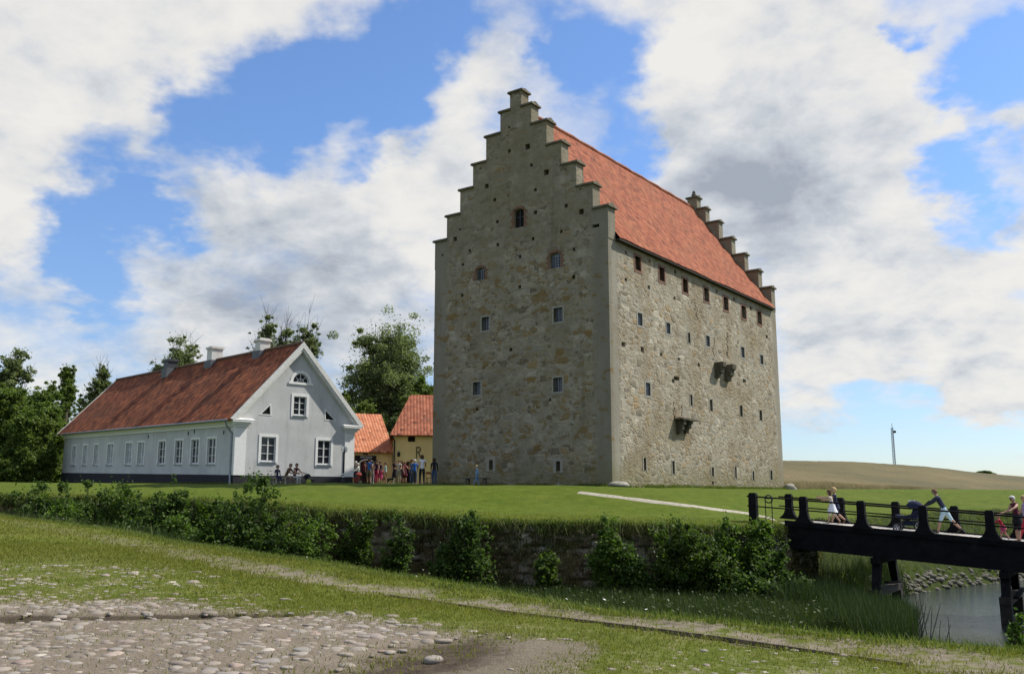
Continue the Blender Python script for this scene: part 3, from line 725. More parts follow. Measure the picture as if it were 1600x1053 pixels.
    # windows
    for kd, W_, u0, u1, z0, z1 in wins:
        uc = (u0 + u1) / 2; wd, h = u1 - u0, z1 - z0
        fr = MB(); pn = MB()
        if kd == 'slit':
            if W_ is G: 
                W_.box(fr, u0 - .18, u0, z0 - .1, z1 + .16, -.2, .012); W_.box(fr, u1, u1 + .18, z0 - .1, z1 + .16, -.2, .012); W_.box(fr, u0, u1, z1, z1 + .16, -.2, .012)
            else:
                W_.box(fr, u0 - .10, u0, z0 - .06, z1 + .08, -.2, .02); W_.box(fr, u1, u1 + .10, z0 - .06, z1 + .08, -.2, .02)
            f = fr.build('arrow_slit', M['lime'], root)
            W_.box(pn, u0 + .002, u1 - .002, z0 + .002, z1 - .002, -.66, -.6); pn.build('opening', M['dark'], f)
        elif kd.startswith('lattice'):
            t_ = .10 if W_ is G else .12
            for a in ((u0 - t_, u0, z0 - t_, z1 + t_), (u1, u1 + t_, z0 - t_, z1 + t_), (u0, u1, z1, z1 + t_), (u0, u1, z0 - t_, z0)): W_.box(fr, *a, -.15, .014)
            f = fr.build('window', M['lime'], root)
            dep = -.20 if W_ is G else -.10
            W_.box(pn, u0 + .003, u1 - .003, z0 + .003, z1 - .003, dep - .04, dep); pn.build('pane', M['glass_grey'] if W_ is G else M['glass_blue'], f)
            gr = MB()
            for i in range(1, 4): W_.box(gr, u0 + wd * i / 4 - .012, u0 + wd * i / 4 + .012, z0, z1, dep + .002, dep + .02)
            for i in range(1, 6): W_.box(gr, u0, u1, z0 + h * i / 6 - .012, z0 + h * i / 6 + .012, dep + .004, dep + .024)
            gr.build('lattice', M['iron'], f)
        elif kd.startswith('arch'):
            n = 7; ro = []
            for k in range(n + 1):   # brick arch over the opening
                a0 = math.pi * k / (n + 1) + .02; a1 = math.pi * (k + 1) / (n + 1) - .02
                pts = []
                for (aa, rr2) in ((a0, 1.02), (a1, 1.02), (a1, 1.42), (a0, 1.42)):
                    pts.append((uc + math.cos(aa) * wd / 2 * (1.02 if rr2 < 1.2 else 1.36), z1 - wd * .22 + math.sin(aa) * wd * .22 * (1.05 if rr2 < 1.2 else 2.1)))
                fr.prism(pts, -.045, .2)
            for sx in (-1, 1):
                for k in range(5):
                    zz = z0 + (h - wd * .22) * k / 5; W_.box(fr, uc + sx * (wd / 2 + .004), uc + sx * (wd / 2 + (.16 if k % 2 else .26)), zz + .01, zz + (h - wd * .22) / 5 - .01, -.2, .012)
            f = fr.build('window', M['brick_dim'], root)
            pn.prism(arch_poly(uc, z0 + .003, wd - .006, h - .006, wd * .22), .17, .21)
            pn.build('shutter' if kd == 'arch_dark' else 'pane', M['dark'] if kd == 'arch_dark' else M['glass_grey'], f)
            gr = MB()
            if kd == 'arch_dark':
                W_.box(gr, uc - .04, uc + .04, z0, z1 - .02, -.168, -.12); W_.box(gr, u0, u1, z0 + h * .55, z0 + h * .55 + .07, -.168, -.125)
            else:
                for i in range(1, 4): W_.box(gr, u0 + wd * i / 4 - .012, u0 + wd * i / 4 + .012, z0, z1 - .12, -.168, -.15)
                for i in range(1, 5): W_.box(gr, u0, u1, z0 + h * i / 6 - .012, z0 + h * i / 6 + .012, -.168, -.146)
            gr.build('lattice', M['iron'], f)
        elif kd == 'eave':
            t_ = .13
            for a in ((u0 - t_, u0, z0, z1), (u1, u1 + t_, z0, z1), (u0 - t_, u1 + t_, z1, z1 + .16), (u0 - t_, u1 + t_, z0 - .14, z0)): W_.box(fr, *a, -.25, .02)
            f = fr.build('window', M['brick_dim'], root)
            W_.box(pn, u0 + .003, u1 - .003, z0 + .003, z1 - .003, -.34, -.28); pn.build('opening', M['dark'], f)
            gr = MB(); W_.box(gr, u0 + .05, u1 - .05, z0 + .05, z0 + .12, -.278, -.2); W_.box(gr, uc - .05, uc + .05, z0 + .12, z1, -.278, -.22); gr.build('shutter_bar', simple('red_shutter', (.09, .03, .022), .8) if 'rs' not in M else M['rs'], f)
    # stone brackets of lost privies
    def bracket(px0, px1, py0, py1, out, name='corbel'):
        a, b_ = CF.on_side(px0, py0), CF.on_side(px1, py0); zt, zb = a.z, CF.on_side(px0, py1).z
        u0, u1 = a.y, b_.y; h = zt - zb; mb = MB()
        prof = [(0, 0), (out * .45, .03 * h), (out * .5, .30 * h), (out * .85, .36 * h), (out * .9, .66 * h), (out * 1.15, .72 * h), (out * 1.2, h), (0, h)]
        n = len(prof); vs = [(-.1 if k in (0, n - 1) else x, u0, zb + z) for k, (x, z) in enumerate(prof)] + [(-.1 if k in (0, n - 1) else x, u1, zb + z) for k, (x, z) in enumerate(prof)]
        fs = [tuple(range(n)), tuple(reversed(range(n, 2 * n)))] + [(i, i + n, (i + 1) % n + n, (i + 1) % n) for i in range(n)]
        mb.add(vs, fs); mb.build(name, M['corbel'], root)
    bracket(1116, 1121, 566, 590, .50); bracket(1131, 1137, 570, 595, .50)
    bracket(1056, 1060, 657, 678, .42); bracket(1067, 1071, 656, 677, .42)
    s = MB(); a = CF.on_side(1053, 655); b_ = CF.on_side(1077, 658); s.box(-.1, a.y, a.z - .03, .58, b_.y, a.z + .08); s.build('bracket_slab', M['corbel'], root)
    return root
M['brick_dim'] = simple('old_brick_surround', (.17, .095, .065), .9, .35, 10, .4)
M['rs'] = simple('red_shutter', (.09, .03, .022), .8)
make_castle()
for i, (px, py, D, s) in enumerate([(968, 766, 46.0, (.55, .32, .17)), (1234, 771, 66.0, (.5, .45, .34))]):
    rr = random.Random(i + 5); bm = bmesh.new(); bmesh.ops.create_icosphere(bm, subdivisions=3, radius=1)
    for v in bm.verts:
        f = 1 + .22 * mnoise.noise(v.co * 1.3 + Vector((i * 7, 0, 0))); v.co = Vector((v.co.x * s[0] * f, v.co.y * s[1] * f, max(v.co.z, -.5) * s[2] * f))
    me = bpy.data.meshes.new('boulder'); bm.to_mesh(me); bm.free(); me.materials.append(M['lime'] if i else simple('pale_boulder', (.30, .28, .23), .95, .2, 5, .5))
    p = at(px, py, D); o = link('boulder', me, None, True, (p.x, p.y, ground(p.x, p.y) + .12))
    tag(o, ['flat pale boulder at the foot of the near castle corner', 'rounded grey boulder at the foot of the far castle corner'][i], 'boulder')
# ------------------------------------------------------------------ the white house
HF = Frame((-15.687, 52.0, E + 1.157 - .74), .738)
HW, HL, PL = 7.795, 31.08, .74
HE, HR, HOE, HOR = PL + 3.125, PL + 7.93, .483, .351
HSH = .022      # the ground rises along the house
def hz(y): return HSH * max(y, 0)
def make_house():
    root = thing('white_house', 'long whitewashed house with black plinth and red tiled roof', 'house', HF.o, HF.yaw)
    mw = plaster('whitewash', (.52, .525, .52), (.33, .335, .325), .75); mp = plaster('black_plinth', (.028, .028, .034), (.05, .05, .055), .4)
    G, S = Wall('front'), Wall('left')
    slope = (HR - HE) / (HW / 2 + HOE)
    def shear(ob):
        for v in ob.data.vertices: v.co.z += HSH * max(v.co.y, 0)
        return ob
    def fr(px, py): p = HF.on_front(px, py); return p.x, p.z
    def sd(px, py): p = HF.on_side(px, py); return p.y, p.z - HSH * p.y
    wins = []; cut = MB()
    for (x0, x1, y0, y1) in [(407.5, 430.5, 682.5, 721.5), (496, 516.5, 688, 726), (458.5, 478.5, 619.5, 649.5)]:
        cx, cy = (x0 + x1) / 2, (y0 + y1) / 2
        u0, u1, z1, z0 = fr(x0, cy)[0], fr(x1, cy)[0], fr(cx, y0)[1], fr(cx, y1)[1]
        wins.append(('gable', G, u0, u1, z0, z1)); G.box(cut, u0, u1, z0, z1, -.14, .3)
    zt0, zb0, zt1, zb1 = sd(117, 693.5)[1], sd(117, 723)[1], sd(331, 679)[1], sd(331, 719)[1]
    for i, (cx, wpx) in enumerate([(116.4, 6.5), (133.7, 6.5), (151, 7), (172.6, 9), (201.5, 9.5), (220.7, 10), (253.2, 11), (279.6, 11.5), (304.9, 12), (330.7, 13)]):
        u0, u1 = sd(cx - wpx / 2, 705)[0], sd(cx + wpx / 2, 705)[0]; u0, u1 = min(u0, u1), max(u0, u1)
        k = (cx - 117) / 214
        wins.append(('blind' if i < 6 else 'side', S, u0, u1, PL + .62, PL + 2.12)); S.box(cut, u0, u1, PL + .62, PL + 2.12, -.12, .3)
    lx, lz = fr(470, 597.5); lr = (fr(482.5, 597)[0] - fr(457.5, 597)[0]) / 2
    cut.prism([(lx + lr * math.cos(math.pi * k / 14), lz + lr * math.sin(math.pi * k / 14)) for k in range(15)], -.3, .14)
    tri = []
    for (a, b_, c_) in [((408, 646.5), (422.5, 647.5), (422, 633)), ((508.5, 655), (522.5, 656.5), (509, 641.5))]:
        tri.append([fr(*a), fr(*b_), fr(*c_)])
        cut.prism(tri[-1], -.3, .12)
    # body: pentagon prism
    zin = lambda x: HE + slope * (min(x, HW - x) + HOE) - .13
    pent = [(0, PL), (HW, PL), (HW, zin(HW)), (HW / 2, zin(HW / 2)), (0, zin(0))]
    wall = MB().prism(pent, 0, HL).build('wall', mw, root); boolean_cut(wall, cut); shear(wall)
    pb = MB(); pb.box(-.035, -.035, -.9, HW + .035, HL + .035, PL + .004)
    # bevelled plinth ledge
    pl = pb.build('plinth', mp, root); shear(pl)
    # roof slabs
    mt = tiles('old_red_pantiles', (.10, .026, .010), (.22, .055, .019), (.33, .105, .040), .26, .34, moss=(.085, .048, .026), mossamt=.5, lichen=.3, bs=1.3)
    rb = MB(); ny, nv = 40, 14; y0, y1 = -HOR, HL + HOR
    for s in (-1, 1):
        for layer in (0, 1):
            o = len(rb.v)
            for i in range(ny + 1):
                y = y0 + (y1 - y0) * i / ny
                for k in range(nv + 1):
                    xx = (HW / 2 + HOE) * (1 - k / nv)
                    z = HR - slope * xx + (mnoise.noise((y * .3, k * .25, s)) * .05 if 0 < i < ny and 0 < k < nv else 0) - layer * .10
                    rb.v.append((HW / 2 + s * xx, y, z))
            for i in range(ny):
                for k in range(nv):
                    a = o + i * (nv + 1) + k; q = [a, a + nv + 1, a + nv + 2, a + 1]
                    if (s > 0) != (layer == 1): q.reverse()
                    rb.f.append(q); rb.mi.append(0)
    me = rb.mesh('roof', mt); set_uv(me, lambda co, n: (co.y, abs(co.x - HW / 2) * math.hypot(1, slope)))
    roof = shear(link('roof', me, root))
    MB().tube([(HW / 2, y0 + .02 + (y1 - y0 - .04) * i / 24, HR + .03) for i in range(25)], .11, 8).build('ridge', simple('dark_ridge_tiles', (.13, .075, .055), .9, .3, 5, .4), roof); shear(roof.children[0])
    # white raked verge on the gables
    for yy, nm in ((-HOR, 1), (HL + HOR, -1)):
        vb = MB()
        for s in (-1, 1):
            e = Vector((HW / 2 + s * (HW / 2 + HOE + .02), 0, HE - .02)); p = Vector((HW / 2, 0, HR - .0)); d = (p - e).normalized(); n = Vector((-d.z * 0 - s * -0, 0, 0))
            nn = Vector((s * d.z, 0, abs(d.x)))
            a = [e + nn * .05, p + Vector((0, 0, .05 * math.hypot(1, slope))), p - Vector((0, 0, .21 * math.hypot(1, slope))), e - nn * .21 + d * .12]
            ya, yb = (yy - .03, yy + .04); q = [(v.x, ya, v.z) for v in a] + [(v.x, yb, v.z) for v in a]
            vb.add(q, [(0, 1, 2, 3), (7, 6, 5, 4), (0, 4, 5, 1), (1, 5, 6, 2), (2, 6, 7, 3), (3, 7, 4, 0)])
            # inner moulding against the wall
            a2 = [e - nn * .12 + d * .1, p - Vector((0, 0, .12 * math.hypot(1, slope))), p - Vector((0, 0, .34 * math.hypot(1, slope))), e - nn * .34 + d * .45]
            ya, yb = (yy + .04, yy + HOR - .0) if nm > 0 else (yy - HOR, yy - .04); q = [(v.x, ya, v.z) for v in a2] + [(v.x, yb, v.z) for v in a2]
            vb.add(q, [(0, 1, 2, 3), (7, 6, 5, 4), (0, 4, 5, 1), (1, 5, 6, 2), (2, 6, 7, 3), (3, 7, 4, 0)])
        vo = vb.build('bargeboard', M['verge'], root)
        if nm < 0: shear(vo)
    # cornice under the long eaves
    cb = MB()
    for s, x in ((-1, 0), (1, HW)):
        xa = x + s * .01
        for k, (o_, z0, z1) in enumerate([(.10, -.38, -.22), (.22, -.22, -.10), (.36, -.10, -.035)]):
            cb.box(min(xa, xa + s * o_), -.02, HE + z0, max(xa, xa + s * o_), HL + .02, HE + z1)
    shear(cb.build('cornice', M['white'], root))
    for s, x in ((-1, 0), (1, HW)):
        pb = MB(); w_ = .62
        xi = x - s * w_; pb.box(min(x + s * .06, xi), -.07, PL, max(x + s * .06, xi), .5, HE - .40); pb.build('pilaster', M['white'], root)
        rb = MB()
        for k, (o_, z0, z1) in enumerate([(.06, -.40, -.27), (.16, -.27, -.14), (.28, -.14, -.02)]):
            xo = x + s * (o_ + .10); xn = x - s * (w_ + o_ * .9); rb.box(min(xo, xn), -.10 - o_, HE + z0, max(xo, xn), -.021, HE + z1)
        rb.hexa([(min(x + s * .4, x - s * .95), -.40, HE - .018), (max(x + s * .4, x - s * .95), -.40, HE - .018), (max(x + s * .4, x - s * .95), -.03, HE - .018), (min(x + s * .4, x - s * .95), -.03, HE - .018),
                 (min(x + s * .36, x - s * .9), -.36, HE + .02), (max(x + s * .36, x - s * .9), -.36, HE + .02), (max(x + s * .36, x - s * .9), -.02, HE + .10), (min(x + s * .36, x - s * .9), -.02, HE + .10)])
        rb.build('cornice_return', M['white'], root)
    # windows
    for kd, W_, u0, u1, z0, z1 in wins:
        fb = MB(); t_ = .15 if kd == 'gable' else .11; wd, h = u1 - u0, z1 - z0
        for a in ((u0 - t_, u0, z0 - t_ * .6, z1 + t_), (u1, u1 + t_, z0 - t_ * .6, z1 + t_), (u0, u1, z1, z1 + t_), (u0, u1, z0 - t_ * .6, z0)): W_.box(fb, *a, -.05, .035)
        f = fb.build('window', M['white'], root)
        sb = MB(); e = .055; dp = -.10
        nx, nz = 2, (3 if kd != 'gable' or h > 1.3 else 3)
        bars = [(u0, u0 + e, z0, z1), (u1 - e, u1, z0, z1), (u0 + e, u1 - e, z1 - e, z1), (u0 + e, u1 - e, z0, z0 + e * 1.6)]
        for i in range(1, nx): bars.append((u0 + wd * i / nx - .035, u0 + wd * i / nx + .035, z0 + e * 1.6, z1 - e))
        for a in bars: W_.box(sb, *a, dp, dp + .05)
        for i in range(1, nz):
            zz = z0 + h * i / nz
            for k in range(nx):
                ua, ub = u0 + wd * k / nx + (.055 if k == 0 else .035), u0 + wd * (k + 1) / nx - (.055 if k == nx - 1 else .035)
                W_.box(sb, ua, ub, zz - .016, zz + .016, dp + .002, dp + .04)
        s_ = sb.build('sash', M['sash'] if kd != 'side' else M['sash'], f)
        pb = MB(); W_.box(pb, u0 + .004, u1 - .004, z0 + .004, z1 - .004, dp - .03, dp - .002)
        p_ = pb.build('pane', M['blind'] if kd == 'blind' else M['glass'], f)
        sl_ = MB(); W_.box(sl_, u0 - .04, u1 + .04, z0 - .05, z0 - .001, .036, .075); l_ = sl_.build('sill', M['zinc'], f)
        if W_ is S:
            for o in (f, s_, p_, l_): shear(o)
    # half-round window
    fb = MB(); n = 14
    for k in range(n):
        a0, a1 = math.pi * k / n, math.pi * (k + 1) / n; pts = []
        for a, r in ((a0, lr), (a1, lr), (a1, lr + .17), (a0, lr + .17)): pts.append((lx + r * math.cos(a), lz + r * math.sin(a)))
        fb.prism(pts, -.035, .03)
    fb.box(lx - lr - .28, -.06, lz - .14, lx + lr + .28, .03, lz)
    f = fb.build('window', M['white'], root); f['label'] = 'half-round fan window in the gable top'
    sb = MB()
    for a in (math.pi * .25, math.pi * .5, math.pi * .75): sb.bar((lx + .1 * math.cos(a), .06, lz + .1 * math.sin(a)), (lx + lr * math.cos(a), .06, lz + lr * math.sin(a)), .03, .03, (0, 1, 0))
    for rr in (.42, .94):
        for k in range(10):
            a0, a1 = math.pi * k / 10, math.pi * (k + 1) / 10; sb.bar((lx + lr * rr * math.cos(a0), .06, lz + lr * rr * math.sin(a0)), (lx + lr * rr * math.cos(a1), .06, lz + lr * rr * math.sin(a1)), .03, .03, (0, 1, 0))
    sb.build('sash', M['sash'], f)
    MB().prism([(lx + lr * .985 * math.cos(math.pi * k / 14), lz + .003 + lr * .985 * math.sin(math.pi * k / 14)) for k in range(15)], .09, .12).build('pane', M['glass'], f)
    for tr in tri:
        cx, cz = sum(p[0] for p in tr) / 3, sum(p[1] for p in tr) / 3
        big = [(cx + (x - cx) * 1.32, cz + (z - cz) * 1.32) for x, z in tr]; fb = MB()
        for i in range(3):
            j = (i + 1) % 3; fb.prism([tr[i], tr[j], big[j], big[i]], -.02, .03)
        f = fb.build('vent', M['white'], root); sm = [(cx + (x - cx) * .97, cz + (z - cz) * .97) for x, z in tr]
        MB().prism(sm, .06, .10).build('louvre', M['dark'], f)
    # chimneys
    for px, py, D, w_, h_, m_, lb in [(271, 584, 0, .75, .72, simple('dark_sheet_metal', (.05, .055, .06), .5), 'dark metal-clad chimney'), (335, 569, 0, .80, 1.0, M['white_chim'], 'whitewashed chimney'), (410, 551, 0, .70, .82, M['white_chim'], 'whitewashed chimney nearest the gable')]:
        p = HF.loc(onplane(px, py, HF.o + HF.d * (HW / 2), HF.d)); y = p.y; zb = HR + hz(y) - .9
        cb = MB(); x = HW / 2 + (.0 if lb[0] == 'w' else -.25); cb.box(x - w_ / 2, y - w_ / 2, zb, x + w_ / 2, y + w_ / 2, HR + hz(y) + h_ - .2)
        c_ = cb.build('chimney', m_, roof); c_['label'] = lb
        kb = MB(); kb.box(x - w_ / 2 - .08, y - w_ / 2 - .08, HR + hz(y) + h_ - .2, x + w_ / 2 + .08, y + w_ / 2 + .08, HR + hz(y) + h_ - .06); kb.box(x - w_ / 2 + .03, y - w_ / 2 + .03, HR + hz(y) + h_ - .06, x + w_ / 2 - .03, y + w_ / 2 - .03, HR + hz(y) + h_)
        kb.build('cap', m_, c_)
        fl = MB(); fl.box(x - w_ / 2 - .12, y - w_ / 2 - .15, HR + hz(y) - .75, x + w_ / 2 + .12, y + w_ / 2 + .15, HR + hz(y) - .02); fl.build('flashing', M['lead'], c_)
    # gutter and downpipe at the near corner
    gb = MB(); gb.tube([(-HOE - .05, y0 + .4 + (HL - .4) * i / 20, HE - .05) for i in range(21)], .065, 8); shear(gb.build('gutter', M['zinc'], root))
    MB().tube([(-HOE - .05, .32, HE - .1), (-HOE + .05, .3, HE - .35), (-.12, .26, HE - .75), (-.12, .24, PL + .1), (-.16, .1, .25), (-.5, -.25, -.25)], .055, 8).build('downpipe', M['zinc'], root)
    ab = MB()
    for px, py in [(232, 682), (294.5, 677), (304, 674), (350, 675)]:
        y, z = sd(px, py); ab.box(-.03, y - .05, z - .12, -.002, y + .05, z + .12)
    for o in [ab.build('wall_anchor', M['iron'], root)]: shear(o)
    return root
M['verge'] = simple('weathered_white_boards', (.62, .62, .59), .8, .10, 5)
M['white_chim'] = plaster('chimney_whitewash', (.66, .65, .62), (.38, .37, .34), .7); M['lead'] = simple('lead_flashing', (.10, .105, .115), .6)
make_house()

# ------------------------------------------------------------------ the two yellow buildings
def make_yellow():
    my = plaster('yellow_limewash', (.84, .68, .34), (.66, .50, .23), .4)
    mo = tiles('orange_pantiles', (.36, .125, .06), (.48, .18, .09), (.56, .24, .13), .26, .34, moss=(.38, .16, .08), mossamt=.35, lichen=.3, bs=.9)
    mr_ = tiles('rusty_pantiles', (.20, .065, .035), (.30, .095, .05), (.38, .14, .075), .26, .34, moss=(.16, .085, .05), mossamt=.6, lichen=.2, bs=.9)
    def slab_roof(parent, mt, x0, x1, ye, ze, yr, zr, depth, nm='roof', hipl=0.):
        """front slope from (ye,ze) to (yr,zr), mirrored behind"""
        rb = MB(); nx, nv = 16, 10; sl = math.hypot(zr - ze, yr - ye)
        for s in (1, -1):
            o = len(rb.v)
            for i in range(nx + 1):
                for k in range(nv + 1):
                    f = k / nv; xl = x0 + hipl * f; x = xl + (x1 - xl) * i / nx
                    y = ye + (yr - ye) * f; y = y if s > 0 else 2 * yr - y
                    rb.v.append((x, y, ze + (zr - ze) * f + mnoise.noise((x * .4, f * 3, s * 2)) * .05))
            for i in range(nx):
                for k in range(nv):
                    a = o + i * (nv + 1) + k; q = [a, a + nv + 1, a + nv + 2, a + 1]
                    if s < 0: q.reverse()
                    rb.f.append(q); rb.mi.append(0)
        o = len(rb.v)    # end walls of the roof closed in the tile colour
        me = rb.mesh(nm, mt); set_uv(me, lambda co, n: (co.x, (co.z - ze) / (zr - ze) * sl)); r = link(nm, me, parent)
        md = r.modifiers.new('thick', 'SOLIDIFY'); md.thickness = .12; md.offset = -1
        return r
    # low wing with the orange roof, behind the house
    D1 = 77.0; F1 = Frame(at(540, 757, D1), .42)
    r1 = thing('yellow_wing', 'low yellow building with a bright orange roof behind the house corner', 'house', F1.o, F1.yaw)
    xl, xr = -9.0, F1.on_front(612, 740).x; ze = F1.on_front(583, 705.5).z; zr = ze + 4.2; yr = 4.0
    wb = MB(); wb.prism([(0, -1), (8, -1), (8, ze + .1), (4, zr - .1), (0, ze + .1)], xl, xr); wb.v = [(y, x, z) for x, y, z in wb.v]; wb.f = [list(reversed(f)) for f in wb.f]
    wall = wb.build('wall', my, r1)
    G = Wall('front'); P = lambda px, py: (F1.on_front(px, py).x, F1.on_front(px, py).z)
    # solve the ridge so that it shows where the photograph has it
    yr_, zr_ = 4.0, F1.loc(onplane(590, 647, F1.o + F1.n * 4.0, F1.n)).z
    slab_roof(r1, mo, xl - .2, xr + .1, -.35, ze - .05, yr_, zr_, 8)
    wall.data.vertices.foreach_get
    for v in wall.data.vertices:
        if abs(v.co.y - 4) < .01 and v.co.z > 1: v.co.z = zr_ - .2
    (u0, z1), (u1, z0) = P(554.5, 711.5), P(586, 757)
    pb = MB(); G.box(pb, u0, u1, z0 - .3, z1, 0, .18); porch = pb.build('portal', simple('black_boarding', (.018, .017, .017), .8, .3, 4), r1)
    (a0, b1), (a1, b0) = P(560, 717), P(583, 757); tb = .10
    ab = MB(); arch = arch_poly((a0 + a1) / 2, b0, a1 - a0, b1 - b0, .35, 10); inner = arch_poly((a0 + a1) / 2, b0, a1 - a0 - 2 * tb, b1 - b0 - tb, .28, 10)
    for i in range(1, len(arch)):
        j = (i + 1) % len(arch)
        ab.prism([arch[i], arch[j], inner[j], inner[i]], -.26, -.182)
    ab.build('door_surround', M['white'], porch)
    MB().prism(inner, -.20, -.185).build('door', simple('dark_red_door', (.05, .018, .016), .7, .3, 5), porch)
    (s0, t1), (s1, t0) = P(562.3, 712.8), P(580, 716)
    sb = MB(); G.box(sb, s0 - .12, s1 + .12, t0 - .03, t1 + .03, .182, .22); sg = sb.build('sign_board', simple('black_sign', (.012, .012, .013), .6), porch)
    fc = bpy.data.curves.new('lettering', 'FONT'); fc.body = 'BUTIK-BODEN'; fc.size = 1.; fc.extrude = .01; fc.align_x = 'CENTER'; fc.align_y = 'CENTER'
    fo = bpy.data.objects.new('lettering', fc); COL.objects.link(fo); bpy.context.view_layer.update()
    w0 = fo.dimensions.x; sc = (s1 - s0) / w0; fc.size = sc; fo.parent = sg; fo.location = ((s0 + s1) / 2, -.235, (t0 + t1) / 2); fo.rotation_euler = (math.pi / 2, 0, 0); fc.materials.append(M['white']); fo.scale = (1, (t1 - t0) / (sc * .72), 1)
    bpy.context.view_layer.update(); dg = bpy.context.evaluated_depsgraph_get(); lm_ = bpy.data.meshes.new_from_object(fo.evaluated_get(dg))
    mo_ = fo.matrix_local.copy(); bpy.data.objects.remove(fo); lo = link('lettering', lm_, sg); lo.matrix_local = mo_
    an = MB(); (ax, az) = P(571, 708.5); an.box(ax - .18, -.05, az - .1, ax - .03, -.002, az + .1); an.box(ax + .05, -.05, az - .1, ax + .18, -.002, az + .12); an.build('wall_lantern', M['iron'], r1)
    # taller building to its right
    D2 = 72.0; F2 = Frame(at(613, 757, D2), .13)
    r2 = thing('yellow_barn', 'taller yellow building with a rusty red roof beside the castle', 'barn', F2.o, F2.yaw)
    Q = lambda px, py: (F2.on_front(px, py).x, F2.on_front(px, py).z)
    ze2 = Q(645, 678.5)[1]; xr2 = 14.0; yr2 = 4.2; zr2 = F2.loc(onplane(660, 617, F2.o + F2.n * yr2, F2.n)).z
    wb = MB(); wb.box(0, 0, -1, xr2, 8.4, ze2)
    wall2 = wb.build('wall', my, r2)
    xh = F2.loc(onplane(641, 617, F2.o + F2.n * yr2, F2.n)).x; xe = Q(609, 680)[0]
    slab_roof(r2, mr_, xe, xr2 + .3, -.4, ze2 - .08, yr2, zr2, 8, 'roof', max(0., xh - xe))
    hp = MB(); hp.add([(xe, -.4, ze2 - .1), (xh, yr2, zr2 - .02), (xe, 2 * yr2 + .4, ze2 - .1)], [(0, 2, 1)]); hm = hp.mesh('hip', mr_); set_uv(hm, lambda co, n: (co.y, co.z)); link('hip', hm, r2)
    for px, py, w_, h_ in [(643, 684, 9, 10), (681, 684, 6, 10)]:
        (a, b1), (c_, b0) = Q(px - w_ / 2, py - h_ / 2), Q(px + w_ / 2, py + h_ / 2)
        hb = MB(); G.box(hb, a - .05, c_ + .05, b0 - .05, b1 + .05, 0, .03); h_o = hb.build('hatch', simple('brown_hatch', (.05, .028, .018), .9), r2)
        hb = MB(); G.box(hb, a, c_, b0, b1, .031, .05); hb.build('shutter', M['dark'], h_o)
    (a, b0) = Q(634.5, 756); (c_, b1) = Q(640.5, 720.5); db = MB(); db.prism(arch_poly((a + c_) / 2, -.3, c_ - a + .9, b1 + .3, .5), -.03, .05); dr = db.build('door_surround', simple('brown_door_arch', (.10, .06, .035), .9), r2)
    MB().prism(arch_poly((a + c_) / 2, -.29, c_ - a + .6, b1 + .15, .45), -.045, -.031).build('door', M['dark'], dr)
    dp = MB(); x_ = Q(616, 700)[0]; dp.tube([(x_ - .2, -.38, ze2 - .15), (x_, -.12, ze2 - .5), (x_, -.1, -.2)], .06, 8); dp.build('downpipe', M['iron'], r2)
    x_, z_ = Q(654, 707); rb_ = MB(); q = lambda u, v: (x_ + u, -.04, z_ + v)
    for a, b2 in (((-.16, -.45), (-.16, .42)), ((-.16, .42), (.06, .42)), ((.06, .42), (.16, .28)), ((.16, .28), (.06, .06)), ((.06, .06), (-.16, .04)), ((-.02, .04), (.2, -.45))): rb_.bar(q(*a), q(*b2), .06, .05, (0, 1, 0))
    rb_.build('wall_anchor', M['iron'], r2)
    for px, py in [(623, 707)]:
        x_, z_ = Q(px, py); lb = MB(); lb.bar((x_, -.02, z_), (x_, -.5, z_ + .1), .04); lb.lathe([(.04, .0), (.12, .06), (.13, .3), (.03, .42)], 6, (x_, -.5, z_ - .35)); lb.build('wall_lantern', M['iron'], r2)
make_yellow()
